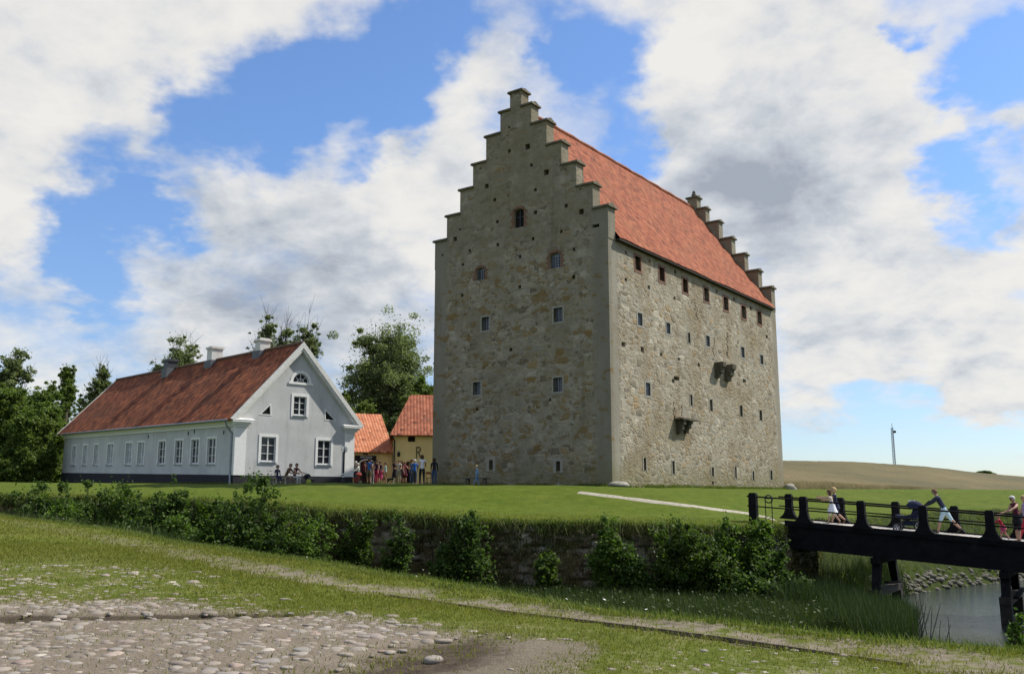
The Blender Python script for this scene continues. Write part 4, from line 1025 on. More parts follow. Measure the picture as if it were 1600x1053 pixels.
# ------------------------------------------------------------------ moat wall
def make_moat_wall():
    pts = [(-30, 41.2), (-21.5, 38.5), (-9.3, 36), (0, 35.6), (5, 35.5), (9.2, 35.85), (9.8, 36.0), (10.15, 36.35), (11.4, 37.7), (13.2, 40.2), (14.5, 41.9)]
    P = [Vector((x, y, 0)) for x, y in pts]; S = [0]
    for a, b_ in zip(P[:-1], P[1:]): S.append(S[-1] + (b_ - a).length)
    du, dv = .11, .085
    us = np.arange(0, S[-1], du); px_ = np.interp(us, S, [p.x for p in P]); py_ = np.interp(us, S, [p.y for p in P])
    k = 9; ker = np.ones(k) / k
    tx = np.convolve(np.pad(np.gradient(px_), k // 2, 'edge'), ker, 'valid'); ty = np.convolve(np.pad(np.gradient(py_), k // 2, 'edge'), ker, 'valid')
    L = np.hypot(tx, ty); nx, ny = ty / L, -tx / L          # outward normal
    ztop = along(px_, py_, EDGE, EDGE_Z) + E + .03 + (fbm(us * .5, us * 0, 4) - .5) * .25
    zbot = np.interp(px_, [-30, -18, 8, 11.5, 15], [-1.0, -1.7, -2.15, -2.4, -3.3]) - .4
    nv = 34
    U = np.repeat(us[:, None], nv, 1); T = np.repeat(np.linspace(0, 1, nv)[None], len(us), 0)
    Zc = zbot[:, None] + (ztop - zbot)[:, None] * T
    # courses of roughly squared stones
    zz = Zc + (fbm(U * .7, Zc * .7, 12) - .5) * .28; row = np.floor(zz / .24); fr = zz / .24 - row
    wd = .42 + .26 * (np.abs(np.sin(row * 12.9898)) ); uu = U + row * .37 + (fbm(U * 1.3, row * 3.1, 6) - .5) * .3; col = np.floor(uu / wd); fc = uu / wd - col
    hsh = np.abs(np.sin(row * 127.1 + col * 311.7) * 43758.5453) % 1
    gap = np.minimum(np.minimum(fr, 1 - fr) * .24, np.minimum(fc, 1 - fc) * wd)
    disp = (hsh - .5) * .13 + np.clip(gap / .05, 0, 1) * .06 + (fbm(U * 4, Zc * 4, 5) - .5) * .12 + (fbm(U * .35, Zc * .5, 15) - .5) * .5
    batter = .12 + (1 - T) * .55
    off = batter + disp
    X = px_[:, None] + nx[:, None] * off; Y = py_[:, None] + ny[:, None] * off
    # the top turns back under the turf
    for q in (nv - 1,): X[:, q] = px_ - nx * .35; Y[:, q] = py_ - ny * .35; Zc[:, q] = ztop - .10
    V = np.stack([X, Y, Zc], -1).reshape(-1, 3); nu = len(us); i = np.arange(nu * nv).reshape(nu, nv)
    F = np.stack([i[:-1, :-1], i[1:, :-1], i[1:, 1:], i[:-1, 1:]], -1).reshape(-1, 4)
    m, t, b = mat('mossy_wall_stone'); c = t.coord(); r = t.attr('rnd', 'Fac'); g = t.attr('gap', 'Fac')
    st = t.ramp(r, [(0, (.12, .09, .06)), (.3, (.22, .17, .115)), (.6, (.30, .26, .20)), (.85, (.42, .385, .32)), (1, (.18, .135, .09))])
    st = t.mix(t.m('MULTIPLY', t.mr(t.noise(c, 7., 5, .65), .4, .7), .6), st, (.08, .07, .045))
    st = t.mix(t.mr(g, .25, .9), (.035, .028, .018), st)
    moss = t.mr(t.noise(c, .8, 6, .65), .44, .62); mc = t.ramp(t.noise(c, 5., 5, .65), [(.3, (.05, .055, .014)), (.55, (.115, .105, .028)), (.75, (.19, .135, .055))])
    col_ = t.mix(t.m('MULTIPLY', moss, .72), st, mc)
    brown = t.mr(t.noise(t.mapping(c, (.8, .8, .35), (4, 2, 1)), .9, 5, .6), .5, .68)
    col_ = t.mix(t.m('MULTIPLY', brown, .6), col_, (.14, .085, .04))
    t.put(b.inputs['Base Color'], col_); t.put(b.inputs['Normal'], t.bump(t.noise(c, 14., 5, .65), .7, .04)); b.inputs['Roughness'].default_value = .95
    me = np_mesh('moat_wall', V, F, m, {'rnd': hsh.ravel(), 'gap': np.clip(gap / .05, 0, 1).ravel()}, 'point')
    o = link('moat_wall', me); tag(o, 'long mossy rubble retaining wall below the castle lawn, facing the moat', 'wall')
    return us, px_, py_, nx, ny, zbot, ztop
WALLDATA = make_moat_wall()
# short lit stone wall on the far left, beyond the shrubs
def make_far_wall():
    a, b_ = at(-30, 800, 40.5), at(40, 800, 40.5); mb = MB(); rr = random.Random(8); z0 = ground(a.x + 1, 40.6) - .5; zt = at(10, 778, 40.5).z
    x = a.x
    while x < b_.x:
        z = z0; w_ = rr.uniform(.35, .6)
        x2 = x + w_; zz = z0
        while zz < zt - .02:
            h = rr.uniform(.12, .2); j = rr.uniform(-.05, .05); mb.box(x + .012, 40.2 + j, zz + .01, x2 - .012, 40.95, min(zz + h, zt)); zz += h
        x = x2
    mb.box(a.x, 40.35, z0, b_.x, 40.9, zt - .06)
    tag(mb.build('stone_wall', simple('grey_fieldstone', (.33, .30, .25), .95, .3, 3, .6)), 'short grey drystone wall at the left end of the moat', 'wall')
make_far_wall()

# ------------------------------------------------------------------ the bridge
BD = Vector((.829, -.559, 0)); BN = Vector((.559, .829, 0)); B0 = Vector((11.29, 36.0, E - 1.05)); BSL = -.073; BWID = 3.0; POST = 2.147
def deck(t_, w, dz=0.): p = B0 + BD * t_ + BN * w; return Vector((p.x, p.y, B0.z + BSL * t_ + dz))
def deck_px(px, w):
    d = ray(px, 800); r = d.x / d.y; o = B0 + BN * w
    t_ = (r * o.y - o.x) / (BD.x - r * BD.y); return t_
def make_bridge():
    root = thing('wooden_bridge', 'black tarred wooden footbridge on trestles crossing the moat', 'bridge')
    mk, t, b = mat('tarred_timber'); c = t.coord()
    n = t.noise(t.mapping(c, (1, 1, 1)), 3., 5, .65)
    t.put(b.inputs['Base Color'], t.ramp(n, [(.3, (.004, .004, .005)), (.6, (.009, .009, .010)), (.8, (.020, .019, .018))])); b.inputs['Roughness'].default_value = .85; b.inputs['Specular IOR Level'].default_value = .12
    t.put(b.inputs['Normal'], t.bump(t.noise(c, 16., 4, .6), .4, .02))
    md, t, b = mat('grey_deck_planks'); c = t.coord('UV'); v = t.m('MULTIPLY', t.sep(c)[0], 1 / .18); fl = t.m('FLOOR', v); wn = t.new('ShaderNodeTexWhiteNoise', noise_dimensions='1D'); t.put(wn.inputs['W'], fl)
    fr = t.m('PINGPONG', v, .5); gapm = t.mr(fr, .0, .07)
    col = t.mix(wn.outputs['Value'], (.36, .33, .29), (.52, .49, .44)); col = t.mix(t.m('MULTIPLY', t.mr(t.noise(t.coord(), 4, 5, .6), .45, .7), .4), col, (.25, .23, .2))
    t.put(b.inputs['Base Color'], t.mix(gapm, (.05, .045, .04), col)); b.inputs['Roughness'].default_value = .9
    T0, T1 = -.75, 17.5
    def lbox(mb, t0, t1, w0, w1, z0, z1):     # box along the sloping deck, z relative to the deck surface
        q = []
        for z in (z0, z1): q += [deck(t0, w0, z), deck(t1, w0, z), deck(t1, w1, z), deck(t0, w1, z)]
        mb.hexa(q)
    mb = MB(); lbox(mb, T0, T1, .12, BWID - .12, -.07, .0); me = mb.mesh('deck', md); set_uv(me, lambda co, n: ((Vector(co) - B0).dot(BD), (Vector(co) - B0).dot(BN))); link('deck', me, root)
    for w0, w1 in ((-.02, .12), (BWID - .12, BWID + .02)):
        mb = MB(); lbox(mb, T0, T1, w0, w1, -.14, .06); mb.build('kerb_beam', mk, root)
    for w0, w1 in ((.06, .34), (BWID - .34, BWID - .06)):
        mb = MB(); lbox(mb, T0 - .3, T1, w0, w1, -.99, -.142); g = mb.build('girder', mk, root)
        mb = MB(); so = -.05 if w0 < 1 else .05
        lbox(mb, T0 - .3, T1, w0 + (so if so < 0 else .29), w1 + (so if so > 0 else -.29), -.99, -.86); mb.build('flange', mk, g)
    # posts: flared foot, square head
    def post(t_, w, flare=True):
        mb = MB(); c = deck(t_, w); out = Vector((BD.x, BD.y, BSL)).normalized()
        prof = [(0.40, -.02), (.37, .05), (.27, .12), (.20, .22), (.155, .36), (.14, .55), (.14, .96), (.10, 1.03)] if flare else [(.16, -.3), (.15, .96), (.11, 1.03)]
        rings = []
        for hw, z in prof:
            hd = .13 if z < .97 else .09
            rings.append([c - BD * hw - BN * hd + Vector((0, 0, z)), c + BD * hw - BN * hd + Vector((0, 0, z)), c + BD * hw + BN * hd + Vector((0, 0, z)), c - BD * hw + BN * hd + Vector((0, 0, z))])
        # follow the slope of the deck at the foot
        for k, (hw, z) in enumerate(prof):
            if z < .3:
                for j, s in enumerate((-1, 1, 1, -1)): rings[k][j].z += s * hw * BSL
        vs = [p for r in rings for p in r]; fs = [(3, 2, 1, 0), tuple(4 * (len(prof) - 1) + i for i in range(4))]
        for k in range(len(prof) - 1):
            for i in range(4): fs.append((4 * k + i, 4 * k + (i + 1) % 4, 4 * k + 4 + (i + 1) % 4, 4 * k + 4 + i))
        mb.add(vs, fs); mb.build('post', mk, root)
    NW, FW = .06, BWID - .06
    near = [POST * k for k in range(0, 8)]; far = [-1.46 + 2.12 * k for k in range(0, 9)]
    for t_ in near: post(t_, NW)
    for t_ in far: post(t_, FW)
    post(-2.0, NW, False)
    for w, t0 in ((NW, -2.25), (FW, -1.9)):
        for z in (.88, .50):
            mb = MB(); k = 8; t1 = 16.5
            mb.tube([deck(t0 + (t1 - t0) * i / k, w, z) for i in range(k + 1)], .032 if z > .7 else .026, 8); mb.build('rail', mk, root)
    # trestles
    for tt in (2.55, 6.75, 11.0, 15.0):
        tr = thing('trestle', None, None); del_ = [k for k in tr.keys()]
        tr.parent = root
        zb = WATER_Z - 1.0
        mb = MB(); c0 = deck(tt, -.15, -1.12); c1 = deck(tt, BWID + .15, -1.12); mb.bar(c0, c1, .30, .22); mb.build('cap_beam', mk, tr)
        for w, s in ((.28, -1), (BWID - .28, 1)):
            a = deck(tt, w, -1.2); e = Vector((a.x, a.y, WATER_Z + .75)) + BN * s * .55
            mb = MB(); mb.bar(a, e, .32, .30, up=tuple(BD), w2=.24, h2=.24); mb.build('leg', mk, tr)
            mb = MB(); f = Vector((e.x, e.y, zb)); mb.bar(e + Vector((0, 0, .12)), f, .36, .36, up=tuple(BD)); mb.build('pile', M['wet_timber'], tr)
        mb = MB(); a = deck(tt, -.5, 0); e = deck(tt, BWID + .5, 0); a.z = e.z = WATER_Z + .80; mb.bar(a - BD * .0, e, .36, .24); mb.build('cross_beam', M['wet_timber'], tr)
        mb = MB(); a = deck(tt, .3, -1.9); e = deck(tt, BWID - .2, 0); e.z = WATER_Z + 1.0; mb.bar(a + BD * .26, e + BD * .26, .16, .08); mb.build('brace', mk, tr)
    return root
M['wet_timber'] = simple('wet_dark_timber', (.025, .02, .016), .7, .4, 4, .4)
make_bridge()
def make_ring_stand():
    t0 = -1.35; c = deck(t0, -.05, 0); g = ground(c.x, c.y) - .1
    root = thing('iron_ring_stand', 'thin black iron stand with a hanging ring beside the first bridge post', 'stand', (c.x, c.y, g))
    mb = MB(); h = deck(t0, 0, .95).z - g
    for s in (-.12, .14): mb.tube([(BD.x * s, BD.y * s, 0), (BD.x * s, BD.y * s, h - .1)], .018, 6)
    mb.tube([(-BD.x * .14, -BD.y * .14, h - .1), (BD.x * .16, BD.y * .16, h - .1)], .018, 6); mb.build('frame', M['iron'], root)
    mb = MB(); pts = [(BD.x * .02 + BD.x * .15 * math.cos(a), BD.y * .02 + BD.y * .15 * math.cos(a), h - .12 + .15 * math.sin(a)) for a in [2 * math.pi * i / 20 for i in range(21)]]
    mb.tube(pts, .026, 6, cap=False); mb.build('ring', M['iron'], root)
make_ring_stand()
# gravel paths on the lawn
def strip_path(name, pxs, width, col):
    pts = [Vector((*p, 0)) for p in pxs]; V = []; n = 0; fine = []
    for a, b_ in zip(pts[:-1], pts[1:]):
        k = max(2, int((b_ - a).length / .4))
        fine += [a.lerp(b_, i / k) for i in range(k)]
    fine.append(pts[-1]); F = []; cols = 5
    for i, p in enumerate(fine):
        d = (fine[min(i + 1, len(fine) - 1)] - fine[max(i - 1, 0)]).normalized(); s = Vector((d.y, -d.x, 0)); w = width * (.85 + .3 * mnoise.noise(p * .6))
        for k in range(cols):
            q = p + s * w * (k / (cols - 1) - .5); V.append((q.x, q.y, ground(q.x, q.y) + (.035 if 0 < k < cols - 1 else -.01)))
    for i in range(len(fine) - 1):
        for k in range(cols - 1): F.append((i * cols + k, i * cols + k + 1, (i + 1) * cols + k + 1, (i + 1) * cols + k))
    mb = MB(); mb.add(V, F); tag(mb.build(name, simple(name + '_gravel', col, .95, .2, 5, .5), smooth=True), kind='structure')
lawn_line = [cast_ground(px, 769.5 + (px - 905) * .1235, 20, 60) for px in (1168, 1150, 1125, 1100, 1075, 1050, 1025, 1000, 975, 950, 925, 905)]
a = deck(-.8, 1.2)
strip_path('gravel_path', [(a.x + .3, a.y - .3)] + [(p.x, p.y) for p in lawn_line], .62, (.34, .31, .25))
# ------------------------------------------------------------------ vegetation
RG = np.random.default_rng(11)
def leaf_quads(P, size, up=.35, flat=1.0):
    """diamond leaves at P (n,3); returns verts, faces"""
    n = len(P); nrm = RG.normal(size=(n, 3)); nrm[:, 2] = np.abs(nrm[:, 2]) + up; nrm /= np.linalg.norm(nrm, axis=1)[:, None]
    t = RG.normal(size=(n, 3)); t -= nrm * (t * nrm).sum(1)[:, None]; t /= np.linalg.norm(t, axis=1)[:, None]
    bt = np.cross(nrm, t); s = (size * RG.uniform(.6, 1.35, n))[:, None]
    V = np.stack([P - t * s, P + bt * s * .55 - t * s * .1, P + t * s, P - bt * s * .55 - t * s * .1], 1).reshape(-1, 3)
    F = np.arange(4 * n).reshape(n, 4); return V, F
def clump_points(c, r, n, squash=.8):
    d = RG.normal(size=(n, 3)); d /= np.linalg.norm(d, axis=1)[:, None]
    rad = RG.uniform(0.15, 1, n) ** .5
    return np.asarray(c) + d * rad[:, None] * np.array([r, r, r * squash])
def leaves_obj(name, P, size, m, parent=None, up=.35):
    V, F = leaf_quads(P, size, up); return link(name, np_mesh(name, V, F, m, {'rnd': RG.random(len(F))}), parent)
LM = {
 'dark': leafmat('dark_foliage', (.026, .050, .008), (.062, .105, .016), (.13, .18, .030), .5),
 'mid': leafmat('mid_foliage', (.050, .082, .018), (.115, .168, .036), (.21, .265, .068), .5),
 'pale': leafmat('pale_foliage', (.075, .105, .026), (.15, .20, .050), (.24, .28, .085), .5),
 'grey': leafmat('windblown_foliage', (.080, .102, .044), (.16, .195, .088), (.27, .30, .15), .5),
 'shrub': leafmat('shrub_foliage', (.024, .050, .009), (.058, .105, .018), (.125, .18, .036), .45),
 'bright': leafmat('bright_shrub_foliage', (.042, .085, .011), (.092, .160, .022), (.17, .235, .045), .45),
}
M['bark'] = simple('grey_bark', (.085, .07, .055), .95, .35, 4, .6)
def make_tree(label, px, D, top_py, width_px, lm, density=1., base=.18, shape='round', twigs=0., seed=0, leaf=.17, lean=.0, group=None, name='broadleaf_tree'):
    rr = random.Random(seed); p = at(px, 700, D); x, y = p.x, p.y; z0 = ground(x, y) - .15
    H = at(px, top_py, D).z - z0; Wd = width_px / FPX * D / 2
    root = thing(name, label, 'tree', (x, y, z0), 0, group)
    tb = MB(); r0 = .028 * H + .05
    trunk = [(lean * H * (k / 8) ** 2 * .5 + .02 * H * math.sin(k * 1.3 + seed), .02 * H * math.cos(k * 1.7 + seed), .80 * H * k / 8) for k in range(9)]
    tb.tube(trunk, [r0 * (1.25 if k == 0 else 1) * (1 - .85 * k / 8) for k in range(9)], 7)
    def tp(f): f = min(max(f, 0), 1) * 8; k = min(int(f), 7); return Vector(trunk[k]).lerp(Vector(trunk[k + 1]), f - k)
    pts = []; nl = int(28 + 15 * density)
    for i in range(nl):
        f = base + (1 - base) * (i + rr.random()) / nl          # height fraction of the limb tip
        ang = rr.uniform(0, 2 * math.pi)
        if shape == 'round': rad = math.sin(math.pi * min(1, max(0, (f - base) / (1.02 - base))) ** .75) ** .65
        elif shape == 'slim': rad = .55 + .45 * math.sin(math.pi * f * 1.0) - .35 * f
        else: rad = .75 + .25 * rr.random() - .55 * max(0, f - .6)
        rad *= Wd * rr.uniform(.45, 1.05)
        st = tp(max(.12, f - rr.uniform(.18, .38)) / .8 * .8); e = Vector((math.cos(ang) * rad + lean * H * f * f * .6, math.sin(ang) * rad, f * H * rr.uniform(.94, 1.0)))
        midp = st.lerp(e, .5) + Vector((0, 0, -.05 * H * rr.random())); rb = r0 * .28 * (1 - .5 * f)
        tb.tube([st, midp, e], [rb, rb * .6, rb * .15], 5, cap=False)
        nb = 3
        for q in range(nb):
            g = st.lerp(e, rr.uniform(.45, 1.0)) + Vector((rr.gauss(0, 1), rr.gauss(0, 1), rr.gauss(0, .45))) * min(Wd * .15, .9)
            tb.tube([st.lerp(e, .5), g], [rb * .4 + .012, .018], 4, cap=False)
            cr = Wd * rr.uniform(.12, .27) * (1.0 if shape != 'slim' else 1.4)
            n_ = int(210 * density * rr.uniform(.5, 1.4)); pts.append(clump_points(g, cr, n_, .75))
            for h in range(4):
                g2 = g + Vector((rr.gauss(0, 1), rr.gauss(0, 1), rr.gauss(0, .8))) * cr * 1.05; pts.append(clump_points(g2, cr * rr.uniform(.25, .7), int(n_ * .28), .8))
            pts.append(np.array(g) + np.clip(RG.normal(0, .8, (int(n_ * .35), 3)), -1.5, 1.5) * cr)
        if rr.random() < twigs:
            for q in range(3):
                d = Vector((rr.gauss(0, .35) + lean, rr.gauss(0, .35), 1)).normalized(); tb.tube([e, e + d * H * rr.uniform(.05, .12)], [.022, .008], 4, cap=False)
    tb.build('trunk', M['bark'], root)
    leaves_obj('crown', np.concatenate(pts), leaf * .66, lm, root)
    return root
TREES = [
 ('dense dark tree at the left edge of the picture, lowest branches touching the grass', 8, 76, 606, 84, 'mid', 1.9, .04, 'round', 0, .16),
 ('dense dark bushy tree beside the far end of the white house', 74, 80, 628, 60, 'mid', 1.8, .03, 'round', 0, .16),
 ('broad dark tree between the left edge tree and the house, in front', 46, 74, 640, 76, 'mid', 2.0, .03, 'round', 0, .16),
 ('round dark tree top behind the left group of trees', 62, 88, 600, 66, 'mid', 1.6, .10, 'round', 0, .17),
 ('tall ragged tree rising at the far left behind the dense trees', 6, 92, 538, 66, 'grey', 1.0, .25, 'round', .1, .19),
 ('slim upright tree rising above the dense trees left of the house', 97, 92, 560, 34, 'mid', .9, .30, 'slim', 0, .15),
 ('thin tree with bare twig tips behind the far end of the house roof', 153, 98, 566, 54, 'grey', .6, .40, 'round', .9, .17),
 ('pale green bushy tree peeping out behind the far end of the house', 142, 100, 612, 64, 'pale', 1.2, .10, 'round', 0, .17),
 ('open crowned tree with bare twigs behind the dark metal chimney', 272, 106, 522, 92, 'grey', .85, .30, 'round', .7, .18),
 ('windblown narrow tree left of the three behind the white chimney', 399, 104, 488, 50, 'grey', .6, .40, 'slim', 1., .18),
 ('windblown sparse tree in the middle behind the white chimney', 430, 106, 492, 46, 'grey', .5, .40, 'slim', 1., .18),
 ('windblown ragged tree close behind the house ridge end', 461, 104, 484, 60, 'grey', .8, .40, 'round', .6, .18),
 ('big broad tree with light showing through, between house and castle', 605, 108, 508, 176, 'grey', 1.9, .16, 'round', .1, .20),
 ('small dark tree just right of the house gable roof', 536, 92, 598, 34, 'mid', .8, .2, 'round', .1, .17),
 ('low pale leafy tree behind the orange roof', 566, 96, 622, 60, 'pale', 1.0, .1, 'round', 0, .17),
 ('low leafy green tree close to the castle wall behind the rusty roof', 662, 98, 586, 70, 'mid', 1.3, .1, 'round', 0, .18),
]
for i, (lb, px, D, top, wpx, lm, den, base, shp, tw, lf) in enumerate(TREES):
    make_tree(lb, px, D, top, wpx, LM[lm], den, base, shp, tw, seed=i * 13 + 5, leaf=lf, lean=.06 if i in (4, 8, 9, 10, 11) else .0, group=None)
def far_bush():
    p = at(1537, 745, 262); z = ground(p.x, p.y); root = thing('bush', 'lone dark bush on the crest of the crop hill', 'bush', (p.x, p.y, z)); pts = []
    tb = MB()
    for k in range(16):
        u = (k / 15 - .5); c = (u * 6.6, RG.normal() * .8, .5 + 1.1 * max(0, 1 - (2 * u - .15) ** 2)); pts.append(clump_points(c, .75, 130, .7)); tb.tube([(u * 3, 0, -.3), c], [.06, .02], 4)
    tb.build('stem', M['bark'], root); leaves_obj('foliage', np.concatenate(pts), .20, LM['dark'], root)
far_bush()
# ---- shrubs of the moat
def make_shrub(label, px, py_base, py_top, wpx, D, lm, dens=1., seed=0, leaf=.075, ragged=.5):
    rr = random.Random(seed); a = at(px, py_base, D); x, y = a.x, a.y; z0 = min(a.z, ground(x, y) + 1.6); z0 = ground(x, y) - .05
    H = max(.6, at(px, py_top, D).z - z0); W_ = wpx / FPX * D / 2
    root = thing('shrub', label, 'shrub', (x, y, z0)); tb = MB(); pts = []
    n = int(8 + 6 * dens)
    for i in range(n):
        a_ = rr.uniform(0, 2 * math.pi); f = rr.uniform(.3, 1.) if i else 1.; rad = W_ * rr.uniform(.15, 1.25) * (1.15 - .70 * f)
        e = Vector((math.cos(a_) * rad, math.sin(a_) * rad * .7, H * f)); st = Vector((e.x * .15, e.y * .15, 0)); md = st.lerp(e, .55) + Vector((rr.gauss(0, .06), rr.gauss(0, .06), .1 * H))
        tb.tube([st, md, e], [.022, .014, .005], 4, cap=False)
        for k in range(7):
            g = (md if k % 2 else st.lerp(md, .5)).lerp(e, rr.uniform(.0, 1.15)) + Vector((rr.gauss(0, 1), rr.gauss(0, 1), rr.gauss(0, .8))) * W_ * .24
            pts.append(clump_points(g, W_ * rr.uniform(.08, .24), int(62 * dens * rr.uniform(.4, 1.4)), .9)); pts.append(np.array(g) + np.clip(RG.normal(0, .8, (int(16 * dens), 3)), -1.4, 1.4) * W_ * .24)
        for k in range(int(5 * ragged + 1)):
            f2 = rr.uniform(.8, 1.15); pts.append(clump_points(md.lerp(e, f2), .10, int(8 * dens), 1.6))
    for k in range(5):          # bare twigs sticking out
        a_ = rr.uniform(0, 6.3); st = Vector((math.cos(a_) * W_ * .4, math.sin(a_) * W_ * .3, H * .4)); tb.tube([st, st + Vector((math.cos(a_) * W_ * .5, math.sin(a_) * W_ * .4, H * rr.uniform(.3, .6)))], [.012, .004], 4, cap=False)
    tb.build('stem', M['bark'], root); leaves_obj('foliage', np.concatenate(pts), leaf, lm, root); return root
SHRUBS = [
 ('low spreading shrub at the left end of the moat', 70, 814, 766, 76, 36.6, 'shrub', 1.5),
 ('dark rounded shrub second from the left end of the moat', 118, 825, 768, 90, 35.8, 'shrub', 1.4),
 ('low dark shrub below the black plinth of the house', 178, 838, 778, 84, 35.0, 'dark', 1.4),
 ('bright leafy shrub below the middle of the house', 235, 842, 776, 84, 34.6, 'shrub', 1.4),
 ('tall thin shrub with pale shoots reaching up to the house plinth', 274, 842, 752, 54, 34.7, 'shrub', 1.0),
 ('low dark shrub between two taller ones, under the house corner', 326, 852, 785, 74, 34.4, 'dark', 1.4),
 ('tall dark shrub with pale tips standing before the house gable', 386, 858, 758, 88, 34.3, 'shrub', 1.6),
 ('bushy dark shrub right of the tall one before the gable', 438, 866, 792, 86, 34.2, 'dark', 1.5),
 ('light green shrub at the end of the dense shrub row', 486, 872, 812, 66, 34.2, 'bright', 1.0),
 ('thin climbing shrub on the bare stretch of moat wall', 624, 868, 806, 56, 34.5, 'shrub', .7),
 ('lone leafy shrub in the middle of the moat wall', 731, 905, 814, 84, 34.0, 'shrub', 1.5),
 ('small weedy shrub at the wall foot right of the lone shrub', 690, 905, 858, 46, 33.8, 'shrub', .7),
 ('upright shrub with fresh shoots, left of the dense bush by the bridge', 948, 922, 818, 62, 33.9, 'bright', 1.1),
 ('low spreading shrub at the wall foot, below the gravel path', 990, 922, 868, 80, 33.6, 'shrub', 1.2),
 ('large dark shrub covering the wall near the bridge corner', 1070, 942, 828, 108, 33.6, 'dark', 1.8),
 ('fresh green shrub hanging over the wall corner', 1138, 872, 822, 76, 34.9, 'bright', 1.3),
 ('bright ivy like shrub right on the corner of the moat wall', 1186, 930, 826, 66, 34.9, 'bright', 1.4),
 ('dark shrub at the foot of the wall corner', 1118, 955, 872, 84, 33.2, 'dark', 1.5),
 ('leafy shrub below the start of the bridge', 1212, 968, 868, 60, 34.0, 'shrub', 1.3),
 ('pale shrub on the near bank at the right picture edge', 1594, 1004, 968, 40, 11.5, 'bright', .9),
 ('low bramble at the wall foot beneath the second shrub from the left', 88, 828, 796, 70, 34.6, 'bright', 1.2),
 ('low bramble at the wall foot beneath the bright leafy shrub', 208, 850, 808, 90, 33.6, 'shrub', 1.3),
 ('low bramble at the wall foot under the house corner downpipe', 300, 862, 818, 90, 33.2, 'bright', 1.2),
 ('dark bramble at the wall foot left of the tallest shrub', 350, 866, 812, 80, 33.4, 'shrub', 1.4),
 ('broad bramble at the wall foot right of the tallest shrub', 415, 876, 826, 96, 33.2, 'shrub', 1.3),
 ('fresh green bramble at the right end of the dense shrub row', 468, 880, 836, 70, 33.2, 'bright', 1.1),
 ('leafy creeping shrub hanging on the wall below the lawn middle', 560, 850, 806, 60, 34.8, 'dark', .9),
 ('small dark shrub low on the wall between two bare stretches', 850, 912, 872, 50, 33.8, 'dark', .8),
 ('ragged shrub on the slope under the bridge start', 1236, 985, 900, 58, 33.4, 'shrub', 1.0),
 ('low leafy shrub at the foot of the corner, beside the reeds', 1176, 975, 908, 80, 32.6, 'shrub', 1.3),
]
for i, (lb, px, pb, pt, w_, D, lm, den) in enumerate(SHRUBS):
    make_shrub(lb, px, pb, pt, w_ * (1.15 if px < 500 else .92), D, LM[lm], den * 1.15, seed=i * 7 + 1, leaf=.062 if D > 20 else .03)
# ---- weeds, dry stalks and creepers on the wall and in the moat: nobody could count them
def blades(P, h, w, lean=.35, bend=True):
    """grass blades (triangles) rooted at P (n,3)"""
    n = len(P); a = RG.uniform(0, 2 * math.pi, n); hh = h * RG.uniform(.5, 1.3, n); side = np.stack([np.cos(a), np.sin(a), 0 * a], 1) * (w * RG.uniform(.7, 1.3, n))[:, None]
    tip = P + np.stack([RG.normal(0, lean, n) * hh, RG.normal(0, lean, n) * hh, hh], 1)
    return np.stack([P - side, P + side, tip], 1).reshape(-1, 3), np.arange(3 * n).reshape(n, 3)
GM = {'short': leafmat('short_grass', (.095, .108, .010), (.160, .168, .018), (.26, .24, .052), .4), 'tall': leafmat('tall_grass', (.055, .085, .012), (.105, .145, .022), (.20, .21, .060), .4),
      'reed': leafmat('shade_toned_reeds', (.016, .034, .008), (.034, .062, .013), (.08, .10, .028), .2), 'weed': leafmat('shade_toned_moat_weeds', (.018, .036, .008), (.042, .070, .013), (.10, .115, .03), .25), 'dry': leafmat('dry_stalks', (.09, .055, .022), (.17, .115, .048), (.28, .22, .10), .25), 'ivy': leafmat('wall_creeper', (.024, .042, .010), (.064, .092, .018), (.13, .155, .032), .35)}  # reeds and moat weeds coloured darker to stand in for the bridge's shade
def stuff(name, parts, m):
    Vs, Fs, o = [], [], 0
    for V, F in parts:
        if F.shape[1] == 4: F = np.concatenate([F[:, :3], F[:, [0, 2, 3]]])
        Vs.append(V); Fs.append(F + o); o += len(V)
    F = np.concatenate(Fs); ob = link(name, np_mesh(name, np.concatenate(Vs), F, m, {'rnd': RG.random(len(F))})); tag(ob, kind='stuff'); return ob
us, wx, wy, wnx, wny, wzb, wzt = WALLDATA
def wall_scatter(n, lo, hi, thr, seed, out=(.30, .62), sc=(.5, .9)):
    k = RG.integers(0, len(us), n); T = RG.uniform(lo, hi, n); z = wzb[k] + (wzt[k] - wzb[k]) * T
    keep = fbm(us[k] * sc[0], z * sc[1], seed) > thr; k, T, z = k[keep], T[keep], z[keep]; o = .16 + (1 - T) * .55 + RG.uniform(0, .22, len(k))
    return np.stack([wx[k] + wnx[k] * o, wy[k] + wny[k] * o, z], 1)
stuff('wall_creeper', [leaf_quads(wall_scatter(42000, .1, 1.0, .47, 31), .055), leaf_quads(wall_scatter(14000, .7, 1.03, .42, 77), .055)], GM['ivy'])
dp = wall_scatter(22000, .1, 1.0, .50, 57); stuff('dry_wall_plants', [blades(dp - np.array([0, 0, .1]), -.34, .010, .35), leaf_quads(wall_scatter(24000, .15, .98, .47, 91), .05)], GM['dry'])
fr_ = wall_scatter(15000, .93, 1.0, -1, 1); fr_[:, 2] += .03
stuff('wall_top_grass', [blades(fr_, .15, .012, .7), blades(fr_[:9000] + np.array([0, -.05, .02]), -.38, .013, .5)], GM['tall'])
def region(n, x0, x1, y0, y1): return RG.uniform(x0, x1, n), RG.uniform(y0, y1, n)
